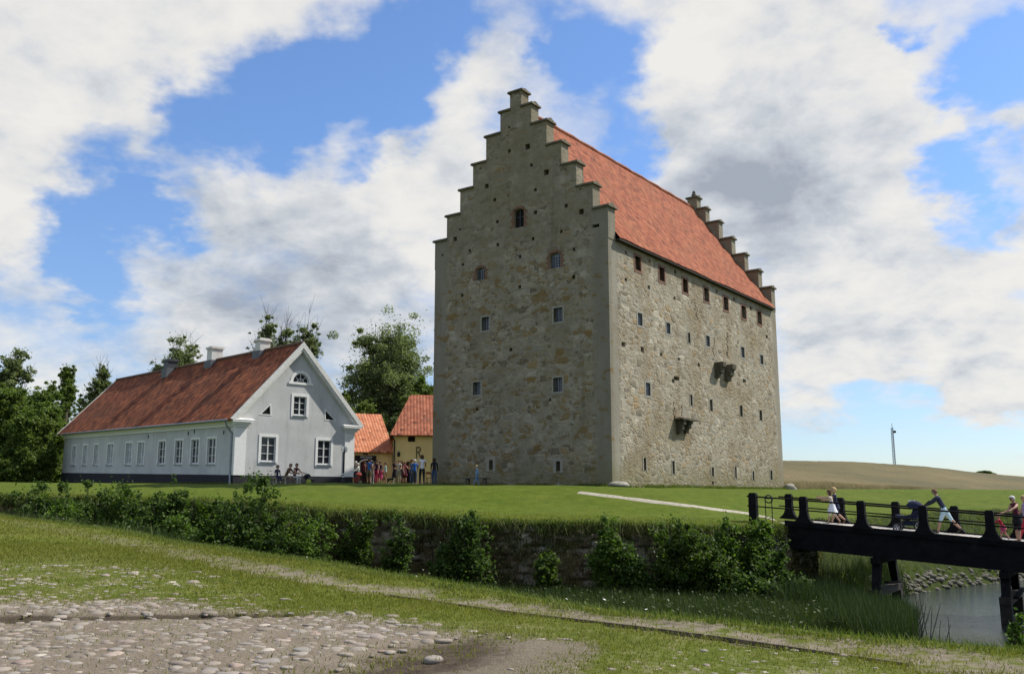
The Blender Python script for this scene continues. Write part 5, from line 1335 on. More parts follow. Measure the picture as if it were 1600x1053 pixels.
def moat_pts(n, cond, x0=-19, x1=15, y0=11, y1=38):
    x, y = region(n, x0, x1, y0, y1); s1 = polyline_sd(x, y, CREST); s2 = -polyline_sd(x, y, EDGE); z = terrain(x, y); k = cond(x, y, s1, s2, z); return np.stack([x[k], y[k], z[k] - .02], 1)
floor_ = moat_pts(260000, lambda x, y, s1, s2, z: (s1 > .3) & (s2 > .35) & (z > WATER_Z + .05) & (s2 < 11) & (x < .42 * y))
stuff('moat_weeds', [blades(floor_, .42, .016, .3), leaf_quads(floor_[:9000] + np.array([0, 0, .25]) + RG.normal(0, .12, (len(floor_[:9000]), 3)), .06)], GM['weed'])
rd = moat_pts(60000, lambda x, y, s1, s2, z: (s2 > .2) & (z > WATER_Z - .45) & (z < WATER_Z + 1.1) & (s1 > 2.0) & (x < .425 * y) & (fbm(x * .5, y * .5, 13) > .40), 8.5, 17.5, 22, 42)
stuff('reed_bed', [blades(rd, .85, .018, .22)], GM['reed'])
bank = moat_pts(60000, lambda x, y, s1, s2, z: (s2 > .1) & (s2 < 5) & (z > WATER_Z + .15) & (fbm(x * .9, y * .9, 23) > .35), 12.5, 46, 36, 66)
stuff('bank_grass', [blades(bank, .28, .02, .4)], GM['tall'])
# verge: taller grass on the lip of the near bank, with small white flowers
def crest_scatter(n, d0, d1, thr=-1):
    x, y = region(n, -22, 8, 8, 40); s = polyline_sd(x, y, CREST); k = (s > d0) & (s < d1) & (fbm(x * 1.2, y * 1.2, 41) > thr); return np.stack([x[k], y[k], terrain(x[k], y[k]) - .01], 1)
vg = crest_scatter(420000, -.55, 1.5); stuff('verge_grass', [blades(vg, .085, .008, .4), blades(crest_scatter(60000, .5, 1.7, .5), .24, .008, .3)], GM['tall'])
m, t, b = mat('white_petals'); b.inputs['Base Color'].default_value = (.72, .72, .66, 1)
fl = crest_scatter(16000, .35, 1.5, .62)[:420]; flv = fl + np.stack([0 * fl[:, 0], 0 * fl[:, 0], RG.uniform(.12, .34, len(fl))], 1)
stuff('white_flowers', [leaf_quads(flv, .026, 1.5)], m)
# yard grass, thin where the cobbles and the path lie
def yard_grass(n, x0, x1, y0, y1, h, w):
    x, y = region(n, x0, x1, y0, y1); s = polyline_sd(x, y, CREST); px, py = project(x, y, terrain(x, y))
    k = (s < -.2) & (px > -420) & (px < 2020) & (py < 1160); x, y = x[k], y[k]
    path, cob, sand, dirt, sc = yard_masks(x, y); bare = np.maximum.reduce([path * .97, np.clip(cob * 1.1, 0, .945), sand * .985, dirt, sc * .72])
    k = RG.random(len(x)) > bare; x, y = x[k], y[k]
    k = RG.random(len(x)) < .30 + .9 * fbm(x * .8, y * .8, 61); x, y = x[k], y[k]
    return blades(np.stack([x, y, terrain(x, y) - .008], 1), h, w, .45)
stuff('yard_grass', [yard_grass(330000, -11, 11, 6.6, 13, .042, .0055), yard_grass(270000, -20, 5, 13, 22, .048, .008), yard_grass(110000, -29, -3, 22, 36, .055, .012)], GM['short'])
def foot_line(a, b_, n, h):
    t_ = RG.random(n); P = np.asarray(a)[None] * (1 - t_[:, None]) + np.asarray(b_)[None] * t_[:, None]; P = P + RG.normal(0, .16, P.shape); k = fbm(P[:, 0] * 1.3, P[:, 1] * 1.3, 19) > .38; P = P[k]
    return blades(np.stack([P[:, 0], P[:, 1], terrain(P[:, 0], P[:, 1]) - .02], 1), h, .014, .35)
cw = lambda x, y: tuple(CF.world((x, y, 0)))[:2]
hw = lambda x, y: tuple(HF.world((x, y, 0)))[:2]
stuff('wall_foot_grass', [foot_line(cw(-12.3, -.2), cw(.2, -.2), 5000, .20), foot_line(cw(.2, -.2), cw(.2, CASTLE_L), 9000, .22), foot_line(hw(-.2, -.15), hw(HW, -.15), 3000, .16), foot_line(hw(-.15, 0), hw(-.15, HL), 8000, .2)], GM['tall'])
ix, iy = region(60000, -21, 11, 35.4, 40); k = (polyline_sd(ix, iy, EDGE) > -.1) & (polyline_sd(ix, iy, EDGE) < 1.6) & (RG.random(60000) > .35 * polyline_sd(ix, iy, EDGE) + .2); ix, iy = ix[k], iy[k]
stuff('lawn_edge_grass', [blades(np.stack([ix, iy, terrain(ix, iy) - .01], 1), .075, .012, .5)], GM['short'])
# ---- cobbles of the old yard
def make_cobbles():
    gx, gy = np.meshgrid(np.arange(-10.5, 5.5, .15), np.arange(5.8, 17, .15)); x = gx.ravel() + RG.uniform(-.06, .06, gx.size); y = gy.ravel() + RG.uniform(-.06, .06, gx.size)
    px, py = project(x, y, terrain(x, y)); path, cob, sand, dirt, sc = yard_masks(x, y)
    cl = fbm(x * .9, y * .9, 71)
    p = np.clip(cob, 0, 1) * np.where(cl > .5, .92, .70) + sc * .42 * (cl > .44) ; p *= (1 - sand * .97) * (1 - dirt * .97) * (1 - path * .9)
    k = (RG.random(len(x)) < p) & (px > -80) & (px < 1680) & (py < 1110); x, y = x[k], y[k]
    bm = bmesh.new(); bmesh.ops.create_icosphere(bm, subdivisions=2, radius=1); sv = np.array([v.co[:] for v in bm.verts]); sf = np.array([[v.index for v in f.verts] for f in bm.faces]); bm.free()
    Vs, Fs, R_ = [], [], []
    zg = terrain(x, y)
    for i in range(len(x)):
        s = RG.choice([.04, .06, .085, .12], p=[.40, .36, .20, .04]) * RG.uniform(.8, 1.2) * (.62 if x[i] > -.6 else 1.); a = RG.uniform(0, math.pi); ex = RG.uniform(.65, 1.0)
        f = 1 + .22 * np.sin(sv @ RG.normal(0, 1.6, 3) + RG.uniform(0, 6)) + .10 * np.sin(sv @ RG.normal(0, 3, 3))
        q = sv * f[:, None] * np.array([s, s * ex, s * .40]); q[:, 2] = np.minimum(q[:, 2], s * RG.uniform(.26, .38)); c, sn = math.cos(a), math.sin(a)
        q = np.stack([q[:, 0] * c - q[:, 1] * sn, q[:, 0] * sn + q[:, 1] * c, q[:, 2]], 1) + np.array([x[i], y[i], zg[i] - s * RG.uniform(.12, .22)])
        Vs.append(q); Fs.append(sf + i * len(sv)); R_.append(np.full(len(sf), RG.random()))
    m, t, b = mat('cobblestone'); r = t.attr('rnd', 'Fac'); c = t.coord()
    col = t.ramp(r, [(0, (.15, .125, .098)), (.3, (.235, .197, .16)), (.55, (.29, .253, .21)), (.8, (.235, .217, .195)), (.93, (.28, .205, .17)), (1, (.48, .435, .37))])
    col = t.mix(t.m('MULTIPLY', t.mr(t.noise(c, 22., 5, .65), .4, .7), .45), col, (.22, .19, .15))
    t.put(b.inputs['Base Color'], col); t.put(b.inputs['Normal'], t.bump(t.noise(c, 40., 4, .6), .35, .01)); b.inputs['Roughness'].default_value = .8
    me = np_mesh('cobbled_paving', np.concatenate(Vs), np.concatenate(Fs), m, {'rnd': np.concatenate(R_)}); me.polygons.foreach_set('use_smooth', [True] * len(me.polygons))
    tag(link('cobbled_paving', me), kind='structure')
make_cobbles()
# timber edging along the path
def edging():
    P = [cast_plane(*p) for p in [(610, 927), (800, 952), (1000, 982), (1120, 1000), (1300, 1024), (1420, 1042)]]; mb = MB()
    for a, b_ in zip(P[:-1], P[1:]): mb.bar((a[0], a[1], ground(*a) - .015), (b_[0], b_[1], ground(*b_) - .015), .035, .05)
    tag(mb.build('timber_edging', simple('grey_weathered_timber', (.12, .095, .07), .95, .3, 6, .4)), 'low weathered timber edging along the near side of the dirt path', 'edging')
edging()
# stones on the castle side bank of the moat
def bank_stones():
    rr = random.Random(3); bm0 = bmesh.new(); Vs = MB()
    bm = bmesh.new(); bmesh.ops.create_icosphere(bm, subdivisions=2, radius=1); sv = [v.co.copy() for v in bm.verts]; sf = [[v.index for v in f.verts] for f in bm.faces]
    n = 0
    while n < 1300:
        f = rr.random() ** 1.3; a, b_ = (12.5, 39.2), (34, 56.2)
        k = rr.random(); x = 15 + 22 * f + rr.uniform(-.5, 4.5); y = 39.5 + 18.5 * f + rr.uniform(-4.5, 1.)
        s2 = -float(polyline_sd(np.array([x]), np.array([y]), EDGE)[0]); z = ground(x, y)
        if not (.1 < s2 < 6.0 and WATER_Z - .05 < z < WATER_Z + .9): continue
        s = rr.uniform(.05, .18); o = Vector((rr.random() * 9, rr.random() * 9, 0)); sc = Vector((s * rr.uniform(.8, 1.3), s * rr.uniform(.7, 1.1), s * rr.uniform(.45, .8)))
        Vs.add([((v.x * sc.x) * (1 + .25 * mnoise.noise(v * 1.5 + o)) + x, v.y * sc.y * (1 + .25 * mnoise.noise(v * 1.5 + o)) + y, v.z * sc.z * (1 + .25 * mnoise.noise(v * 1.5 + o)) + z) for v in sv], sf); n += 1
    tag(Vs.build('bank_rubble', simple('grey_bank_stone', (.13, .122, .095), .95, .3, 2.5, .5), smooth=True), kind='stuff')
bank_stones()
# dead reed stalks in the water on the near side
def stalks():
    for i, (px, h) in enumerate([(1447, 74), (1432, 46), (1468, 38)]):
        D = 14.6; a = at(px, 990, D); z = ground(a.x, a.y); rr = random.Random(i); root = None; mb = MB(); zt = at(px, 990 - h, D).z
        for k in range(7 if i == 0 else 4): x, y = rr.gauss(0, .05), rr.gauss(0, .05); mb.tube([(x, y, 0), (x + rr.gauss(0, .04), y, (zt - z) * .6), (x + rr.gauss(0, .12), y, (zt - z) * rr.uniform(.7, 1.))], [.012, .009, .004], 5)
        o = mb.build('reed', M['stalk'], loc=(a.x, a.y, z)); tag(o, ['tallest clump of bare dark reed stalks before the water', 'short bare reed stalks left of the tall clump', 'short bare reed stalks right of the tall clump'][i], 'reed')
M['stalk'] = simple('dead_stalk', (.05, .045, .04), .9)
stalks()
# ------------------------------------------------------------------ people
CM = {}
def cloth(col):
    k = tuple(round(c, 3) for c in col)
    if k not in CM: CM[k] = simple('cloth', k, .9, .15, 25, .15)
    return CM[k]
SKIN = simple('skin', (.42, .25, .18), .6, .06, 12); EYE = simple('dark_eye', (.02, .015, .012), .4); LIP = simple('lips', (.30, .13, .11), .6)
def rotx(v, a): c, s = math.cos(a), math.sin(a); return Vector((v.x, v.y * c - v.z * s, v.y * s + v.z * c))
def make_person(label, pos, yaw, H, col, pose=None, group=None, cat='person', hair=('short', (.10, .06, .035)), skirt=None, child=False):
    """faces local +Y. col: shirt, sleeve ('skin' or colour), thigh, shank, shoe"""
    p = dict(lean=0., head=0., turn=0., hipL=0., hipR=0., kneeL=0., kneeR=0., shL=6., shR=6., abL=8., abR=8., elL=12., elR=12., sit=None)
    p.update(pose or {}); g = {k: (R(v) if k != 'sit' and v is not None else v) for k, v in p.items()}
    hs = 1.28 if child else 1.0                                  # children: larger head
    root = thing('person', label, cat, pos, yaw - math.pi / 2, group)
    V, Ed, Rd, reg = [], [], [], []
    def add(v, r, parent, region):
        V.append(Vector(v)); Rd.append(r * H); reg.append(region)
        if parent is not None: Ed.append((parent, len(V) - 1))
        return len(V) - 1
    up = lambda x, y, z: rotx(Vector((x, y, z)), -g['lean']) * H       # offset from the pelvis, leaning forward
    pel = add((0, 0, 0), .073, None, 'hip'); O = Vector((0, 0, 0))
    wst = add(up(0, 0, .085), .064, pel, 'torso'); chs = add(up(0, .004, .19), .074, wst, 'torso'); nb = add(up(0, -.004, .285), .046, chs, 'torso')
    hd = lambda z, y=0.: up(0, 0, .285) + rotx(Vector((0, y, z)), -(g['lean'] * .35 + g['head'])) * H
    nk = add(hd(.035, .006), .029, nb, 'head'); h1 = add(hd(.065, .014), .044 * hs, nk, 'head'); h2 = add(hd(.065 + .045 * hs, .014), .056 * hs, h1, 'head'); h3 = add(hd(.065 + .088 * hs, .008), .038 * hs, h2, 'head')
    for s, sd in ((-1, 'L'), (1, 'R')):
        sh = add(up(s * .098, 0, .265), .038, nb, 'torso'); f, a, e = g['sh' + sd], g['ab' + sd], g['el' + sd]
        def dirv(fl, ab): return Vector((s * math.sin(ab), math.sin(fl) * math.cos(ab), -math.cos(fl) * math.cos(ab)))
        du = rotx(dirv(f, a), -g['lean'] * .0); el = V[sh] + du * .165 * H; el_i = add(el, .025, sh, 'uarm')
        dl = dirv(f + e, a * .35); wr = el + dl * .142 * H; wi = add(wr, .0165, el_i, 'farm'); pm = add(wr + dl * .042 * H, .0185, wi, 'hand')
        px_ = dl.cross(Vector((s, 0, 0))).normalized(); lat = px_            # fingers fan in the fore-aft plane
        for k in range(4):
            b = V[pm] + lat * (k - 1.5) * .0105 * H + dl * .012 * H; ln = (.021, .026, .025, .019)[k] * H; curl = (dl * .8 + Vector((-s * .5, 0, 0))).normalized()
            i1 = add(b + dl * ln, .0052, pm, 'hand'); add(V[i1] + curl * ln * .9, .0045, i1, 'hand')
        tb = V[wi] + dl * .018 * H + lat * -.017 * H; t1 = add(tb + (dl * .5 - lat * .6) * .02 * H, .006, wi, 'hand'); add(V[t1] + dl * .022 * H, .005, t1, 'hand')
        hp = add(Vector((s * .052, 0, -.028)) * H, .058, pel, 'hip'); hf, kf = g['hip' + sd], g['knee' + sd]
        dt = Vector((s * .03, math.sin(hf), -math.cos(hf))); md = add(V[hp] + dt * .12 * H, .050, hp, 'thigh'); kn = add(V[hp] + dt * .235 * H, .036, md, 'thigh')
        ds = Vector((0, math.sin(hf - kf), -math.cos(hf - kf))); cf = add(V[kn] + ds * .085 * H, .034, kn, 'shank'); an = add(V[kn] + ds * .22 * H, .021, cf, 'shank')
        fo = Vector((s * .15, math.cos(hf - kf) if p['sit'] is None else 1, math.sin(hf - kf) * .8 if p['sit'] is None else -.05)).normalized()
        hl = add(V[an] + Vector((0, 0, -.022)) * H - fo * .012 * H, .022, an, 'foot'); add(V[hl] + fo * .105 * H, .017, hl, 'foot')
    zmin = min(v.z - r for v, r in zip(V, Rd)); dz = -zmin if p['sit'] is None else p['sit'] + .06 * H
    V = [v + Vector((0, 0, dz)) for v in V]
    me = bpy.data.meshes.new('body'); me.from_pydata([tuple(v) for v in V], Ed, []); ob = bpy.data.objects.new('body', me); COL.objects.link(ob)
    md_ = ob.modifiers.new('skin', 'SKIN'); md_.branch_smoothing = .6
    for i, sv in enumerate(me.skin_vertices[0].data): sv.radius = (Rd[i], Rd[i]); sv.use_root = (i == 0)
    ss = ob.modifiers.new('sub', 'SUBSURF'); ss.levels = 1; ss.render_levels = 1
    bpy.context.view_layer.update(); dg = bpy.context.evaluated_depsgraph_get(); bm_ = bpy.data.meshes.new_from_object(ob.evaluated_get(dg))
    bpy.data.objects.remove(ob); bpy.data.meshes.remove(me)
    mats = {'torso': cloth(col[0]), 'uarm': SKIN if col[1] == 'skin' else cloth(col[1]), 'farm': SKIN if col[1] in ('skin', 'short') or col[1] != col[0] else cloth(col[1]), 'hand': SKIN, 'head': SKIN,
            'hip': cloth(col[2]), 'thigh': cloth(col[2]), 'shank': SKIN if col[3] == 'skin' else cloth(col[3]), 'foot': cloth(col[4])}
    names = list(mats); mlist = [mats[k] for k in names] + [EYE, LIP]
    A = np.array([V[a] for a, b in Ed]); B = np.array([V[b] for a, b in Ed]); er = [reg[b] for a, b in Ed]; rr_ = np.array([Rd[b] for a, b in Ed])
    nP = len(bm_.polygons); C = np.empty(nP * 3, np.float32); bm_.polygons.foreach_get('center', C); C = C.reshape(-1, 3)
    d = B - A; t = np.clip(((C[:, None] - A) * d).sum(-1) / ((d * d).sum(-1) + 1e-12), 0, 1); dist = np.linalg.norm(C[:, None] - (A + t[..., None] * d), axis=-1) - rr_ * .8
    near = dist.argmin(1); mi = [names.index(er[k]) for k in near]
    vs = [tuple(v.co) for v in bm_.vertices]; fs = [tuple(q.vertices) for q in bm_.polygons]; bpy.data.meshes.remove(bm_)
    mb = MB(); mb.v = vs; mb.f = [list(f) for f in fs]; mb.mi = mi
    # face: nose, eyes, brows, mouth, ears
    ha = -(g['lean'] * .35 + g['head']); hc = V[h2]; hr = .056 * hs * H
    def hp_(x, y, z): return hc + rotx(Vector((x, y, z)) * hr, ha)
    iS = names.index('head'); iE = len(names); iL = iE + 1
    mb.add([hp_(-.15, .82, -.28), hp_(.15, .82, -.28), hp_(0, 1.16, -.22), hp_(0, .86, .22)], [(0, 1, 2), (1, 3, 2), (3, 0, 2)], iS)
    for s in (-1, 1):
        for (x, z, w_, h_, im) in ((.34, .18, .13, .07, iE), (.34, .36, .17, .035, iE)):
            q = [hp_(s * x - w_, .88, z - h_), hp_(s * x + w_, .88, z - h_), hp_(s * x + w_, .86, z + h_), hp_(s * x - w_, .86, z + h_)]; q2 = [hp_(s * x - w_, .70, z - h_), hp_(s * x + w_, .70, z - h_), hp_(s * x + w_, .70, z + h_), hp_(s * x - w_, .70, z + h_)]
            mb.hexa([q2[0], q2[1], q[1], q[0], q2[3], q2[2], q[2], q[3]], im)
        mb.hexa([hp_(s * .78, -.12, -.15), hp_(s * .98, -.16, -.1), hp_(s * .98, .02, -.1), hp_(s * .78, .06, -.15), hp_(s * .8, -.14, .25), hp_(s * 1.02, -.2, .22), hp_(s * 1.02, 0, .22), hp_(s * .8, .06, .25)], iS)
    mb.hexa([hp_(-.22, .66, -.56), hp_(.22, .66, -.56), hp_(.2, .88, -.55), hp_(-.2, .88, -.55), hp_(-.22, .66, -.46), hp_(.22, .66, -.46), hp_(.2, .9, -.47), hp_(-.2, .9, -.47)], iL)
    mb.build('body', mlist, root, True)
    # hair or hat
    kind, hcol = hair; bm = bmesh.new(); bmesh.ops.create_icosphere(bm, subdivisions=3, radius=1)
    for v in list(bm.verts):
        c = v.co; n = 1 + .07 * mnoise.noise(c * 4 + Vector((H * 9, yaw, 0)))
        x, y, z = c.x * 1.10 * n, c.y * 1.10 * n - .06, c.z * 1.12 * n + .12
        if c.y > .05 and c.z < .42: y = min(y, .10 + .55 * max(0, c.z)); x *= .96       # face left free
        if kind == 'long' and c.z < .1 and c.y < .25: z = z * 2.1 - .25; y = y * .75 - .12; x *= 1.0
        if kind == 'short' and c.z < -.45: z = -.5 + (c.z + .45) * .2
        if kind == 'bald' and c.z > -.1: x *= .93; y = y * .90; z = z * .90
        if kind == 'cap' and c.z < .15: z = .12 + (c.z * .1); x *= 1.02; y = y * 1.02 if c.y < .3 else 1.55 * c.y
        v.co = hp_(x, y, z)
    hm = bpy.data.meshes.new('hair'); bm.to_mesh(hm); bm.free(); hm.materials.append(cloth(hcol))
    link('hat' if kind == 'cap' else 'hair', hm, root, True)
    if skirt:
        ln, fl, scol = skirt; pr = []; n = 18; sk = MB(); rows = 6
        for k in range(rows + 1):
            f = k / rows; c = Vector((0, 0, dz + .06 * H - f * ln * H)) + Vector((0, (math.sin(g['hipL']) + math.sin(g['hipR'])) * .10 * f, 0)) * H; r = (.070 + fl * f) * H
            for q in range(n):
                a = 2 * math.pi * q / n; w_ = 1 + .06 * f * math.sin(5 * a + k * .3); pr.append((c.x + r * w_ * math.cos(a) * 1.08, c.y + r * w_ * math.sin(a), c.z))
        fs = [(k * n + q, (k + 1) * n + q, (k + 1) * n + (q + 1) % n, k * n + (q + 1) % n) for k in range(rows) for q in range(n)]; sk.add(pr, fs); sk.build('skirt', cloth(scol), root, True)
    return root
NAVY, BLACK, WHITE, MAROON, GREY, JEANS, BROWN, PINK, BLUE, OLIVE, BLOND = (.022, .028, .06), (.014, .014, .017), (.66, .66, .64), (.10, .015, .03), (.20, .20, .21), (.045, .07, .14), (.13, .075, .04), (.55, .06, .18), (.02, .09, .30), (.13, .12, .08), (.46, .33, .16)
BLUEBRIGHT, CYAN, RED, TEAL, STRIPE, DKHAIR, BRHAIR, GREYHAIR = (.015, .13, .52), (.36, .55, .62), (.42, .025, .05), (.30, .42, .42), (.42, .40, .37), (.018, .013, .011), (.09, .045, .025), (.50, .49, .47)
def plawn(px, D, dz=0.): d = ray(px, 760); x, y = d.x / d.y * D, D; return Vector((x, y, ground(x, y) + dz))
def pdeck(px, w): return deck(deck_px(px, w), w)
WALK = dict(hipL=24, kneeL=8, hipR=-18, kneeR=22, shL=-18, shR=22, elL=15, elR=22)
ST = dict(hipL=3, hipR=-2, kneeR=2, shL=5, shR=4)
LEFT = math.atan2(-BD.y, -BD.x)      # walking along the bridge towards the castle
# on the bridge
make_person('girl in a white skirt reaching both arms forward on the bridge', pdeck(1301, 1.5), LEFT + .1, 1.34, ((.60, .52, .46), 'skin', (.6, .6, .58), 'skin', BROWN), dict(WALK, shL=78, shR=88, elL=18, elR=10, lean=10, hipL=20, hipR=-14), 'people on the bridge', hair=('long', BRHAIR), skirt=(.24, .085, (.70, .72, .74)), child=True)
make_person('blond girl in a dark navy dress walking behind the white skirt', pdeck(1307, 2.2), LEFT, 1.46, (NAVY, 'skin', NAVY, 'skin', BROWN), dict(WALK, hipL=-16, kneeL=34, hipR=22, kneeR=6, shL=40, elL=50, lean=6), 'people on the bridge', hair=('short', BLOND), skirt=(.16, .04, NAVY), child=True)
make_person('man in a navy top and pale blue shorts leaning to push a stroller', pdeck(1476, 1.75), LEFT, 1.80, ((.030, .036, .062), (.030, .036, .062), (.50, .66, .72), 'skin', (.05, .05, .04)), dict(hipL=22, kneeL=6, hipR=-30, kneeR=14, lean=26, head=8, shL=52, shR=48, elL=12, elR=16, abL=4, abR=4), 'people on the bridge', hair=('bald', (.16, .09, .06)))
make_person('woman with short white hair in a dark red top, resting on the railing', pdeck(1588, .75), LEFT + .7, 1.62, (MAROON, 'skin', BLACK, 'skin', BROWN), dict(ST, shL=62, elL=6, abL=34, shR=30, elR=40, lean=6, head=14), 'people on the bridge', hair=('short', (.62, .60, .56)), skirt=(.20, .03, BLACK))
make_person('small child in a red top and pink skirt leaning forward beside the white haired woman', pdeck(1565, .9), LEFT + .2, .92, (RED, RED, (.45, .10, .16), 'skin', (.4, .3, .28)), dict(WALK, lean=24, shL=70, shR=55, hipL=18, hipR=-16), 'people on the bridge', hair=('short', BLOND), skirt=(.17, .06, (.42, .06, .14)), child=True)
make_person('blond person in a mauve top at the picture edge behind the white haired woman', pdeck(1602, 2.1), LEFT + .3, 1.66, ((.30, .24, .40), 'skin', RED, RED, BROWN), dict(WALK), 'people on the bridge', hair=('long', BLOND))
# on the lawn
make_person('woman with long brown hair in a white sleeveless top and black trousers', plawn(659, 50.5), R(100), 1.66, ((.62, .63, .64), 'skin', BLACK, BLACK, (.05, .04, .03)), dict(WALK, hipL=12, hipR=-10, kneeR=14, elL=70, elR=60), 'women on the castle path', hair=('long', BRHAIR))
make_person('long haired woman in a black jacket and blue jeans close to the castle wall', plawn(678, 52.5), R(80), 1.58, (BLACK, BLACK, JEANS, JEANS, BLACK), dict(ST), 'women on the castle path', hair=('long', (.05, .028, .02)))
make_person('blond toddler in light blue dungarees walking by the castle wall', plawn(745, 47.6), R(10), 1.02, ((.20, .30, .42), (.20, .30, .42), (.10, .20, .34), (.12, .22, .36), (.25, .25, .26)), dict(WALK, hipL=16, hipR=-14), hair=('short', (.62, .50, .26)), child=True)
# the crowd in front of the yellow buildings
CROWD = [
 (554.8, 66.5, 1.66, 'person with pale hair and a grey top half hidden by the house corner', (GREY, GREY, NAVY, NAVY, BLACK), ST, ('short', GREYHAIR), 60, None),
 (561, 66.0, 1.52, 'person in a white shirt and navy trousers behind the pushchair by the house corner', (WHITE, WHITE, NAVY, NAVY, BLACK), dict(ST, lean=14, shL=35, shR=35, elL=30, elR=30), ('short', GREYHAIR), 200, None),
 (569, 67.0, 1.60, 'person in a dark maroon top waiting in front of the portal', (MAROON, MAROON, BLACK, BLACK, BLACK), ST, ('short', BRHAIR), 110, None),
 (576, 66.2, 1.78, 'big man in a blue polo shirt and grey shorts seen from behind', (BLUE, 'skin', OLIVE, 'skin', BLACK), dict(ST, elL=40, abL=14, abR=14), ('short', DKHAIR), 95, None),
 (581, 67.4, 1.64, 'slim person in pale grey trousers right of the man in blue polo', ((.16, .17, .19), 'skin', (.30, .31, .32), (.30, .31, .32), WHITE), ST, ('short', DKHAIR), 80, None),
 (587.5, 66.8, 1.70, 'person in a dark top and crimson trousers cropped at the shin', ((.035, .015, .03), 'skin', (.30, .015, .06), (.30, .015, .06), BLACK), dict(ST, hipL=8), ('short', DKHAIR), 250, None),
 (593, 67.2, 1.62, 'person in a dark purple jacket behind the pink child', ((.05, .02, .06), (.05, .02, .06), MAROON, 'skin', BLACK), ST, ('short', BRHAIR), 240, None),
 (596, 65.6, 1.08, 'child in a bright pink dress among the crowd', (PINK, PINK, PINK, 'skin', BROWN), ST, ('short', BRHAIR), 270, (.26, .07, PINK)),
 (602.5, 66.0, 1.50, 'person with black hair in a pale teal shirt', (TEAL, TEAL, BROWN, 'skin', BLACK), dict(ST, lean=6), ('short', DKHAIR), 200, None),
 (599.5, 65.0, .82, 'small child in brown standing beside the pink child', (BROWN, 'skin', BROWN, 'skin', BROWN), ST, ('short', BRHAIR), 300, None),
 (616.5, 66.6, 1.68, 'woman in a black dress beside the drainpipe', (BLACK, 'skin', BLACK, 'skin', BLACK), ST, ('long', BRHAIR), 280, (.30, .05, BLACK)),
 (622.5, 66.0, 1.70, 'woman in a white vest top and striped loose trousers', (STRIPE, 'skin', (.26, .25, .22), (.30, .29, .27), BROWN), dict(ST, elL=80, elR=80), ('short', (.20, .12, .07)), 265, None),
 (627, 66.8, 1.66, 'woman in a charcoal cardigan between two others by the doorway', ((.05, .045, .05), (.05, .045, .05), (.10, .08, .09), 'skin', BLACK), ST, ('long', BRHAIR), 250, None),
 (632, 66.2, 1.62, 'woman in a maroon dress with a bare face turned to the sun', (MAROON, 'skin', MAROON, 'skin', BROWN), dict(ST, shL=30, elL=70), ('long', (.30, .17, .09)), 330, (.24, .05, MAROON)),
 (642.5, 66.8, 1.78, 'man in an olive shirt and jeans next to the man in bright blue', ((.16, .16, .12), 'skin', JEANS, JEANS, BLACK), ST, ('short', BRHAIR), 70, None),
 (647.5, 66.0, 1.76, 'man in a bright blue shirt and jeans in front of the yellow barn', (BLUEBRIGHT, BLUEBRIGHT, JEANS, JEANS, WHITE), dict(ST, elR=60), ('short', GREYHAIR), 100, None),
]
for px, D, H, lb, col, pose, hair, yw, sk in CROWD:
    make_person(lb, plawn(px, D), R(yw), H, col, dict(pose), 'visitors in front of the yellow buildings', hair=hair, skirt=sk, child=H < 1.2)

# ------------------------------------------------------------------ stroller
def wheel(parent, c, r, ax, w=.05, spokes=6):
    mb = MB(); c = Vector(c); ax = Vector(ax).normalized(); u = ax.orthogonal().normalized(); v = ax.cross(u)
    mb.tube([c + (u * math.cos(a) + v * math.sin(a)) * r for a in [2 * math.pi * i / 20 for i in range(21)]], w / 2, 6, cap=False); wl = mb.build('wheel', M['rubber'], parent)
    rb = MB(); rb.tube([c + (u * math.cos(a) + v * math.sin(a)) * (r - w * .45) for a in [2 * math.pi * i / 20 for i in range(21)]], w * .28, 5, cap=False)
    for i in range(spokes): a = 2 * math.pi * i / spokes; rb.bar(c, c + (u * math.cos(a) + v * math.sin(a)) * (r - w * .4), .014)
    rb.tube([c - ax * w * .6, c + ax * w * .6], .03, 8); rb.build('rim', M['rimgrey'], wl)
M['rubber'] = simple('black_rubber', (.02, .02, .02), .8); M['rimgrey'] = simple('grey_rim', (.42, .42, .43), .5, .1, 5); M['pram'] = cloth((.016, .022, .05))
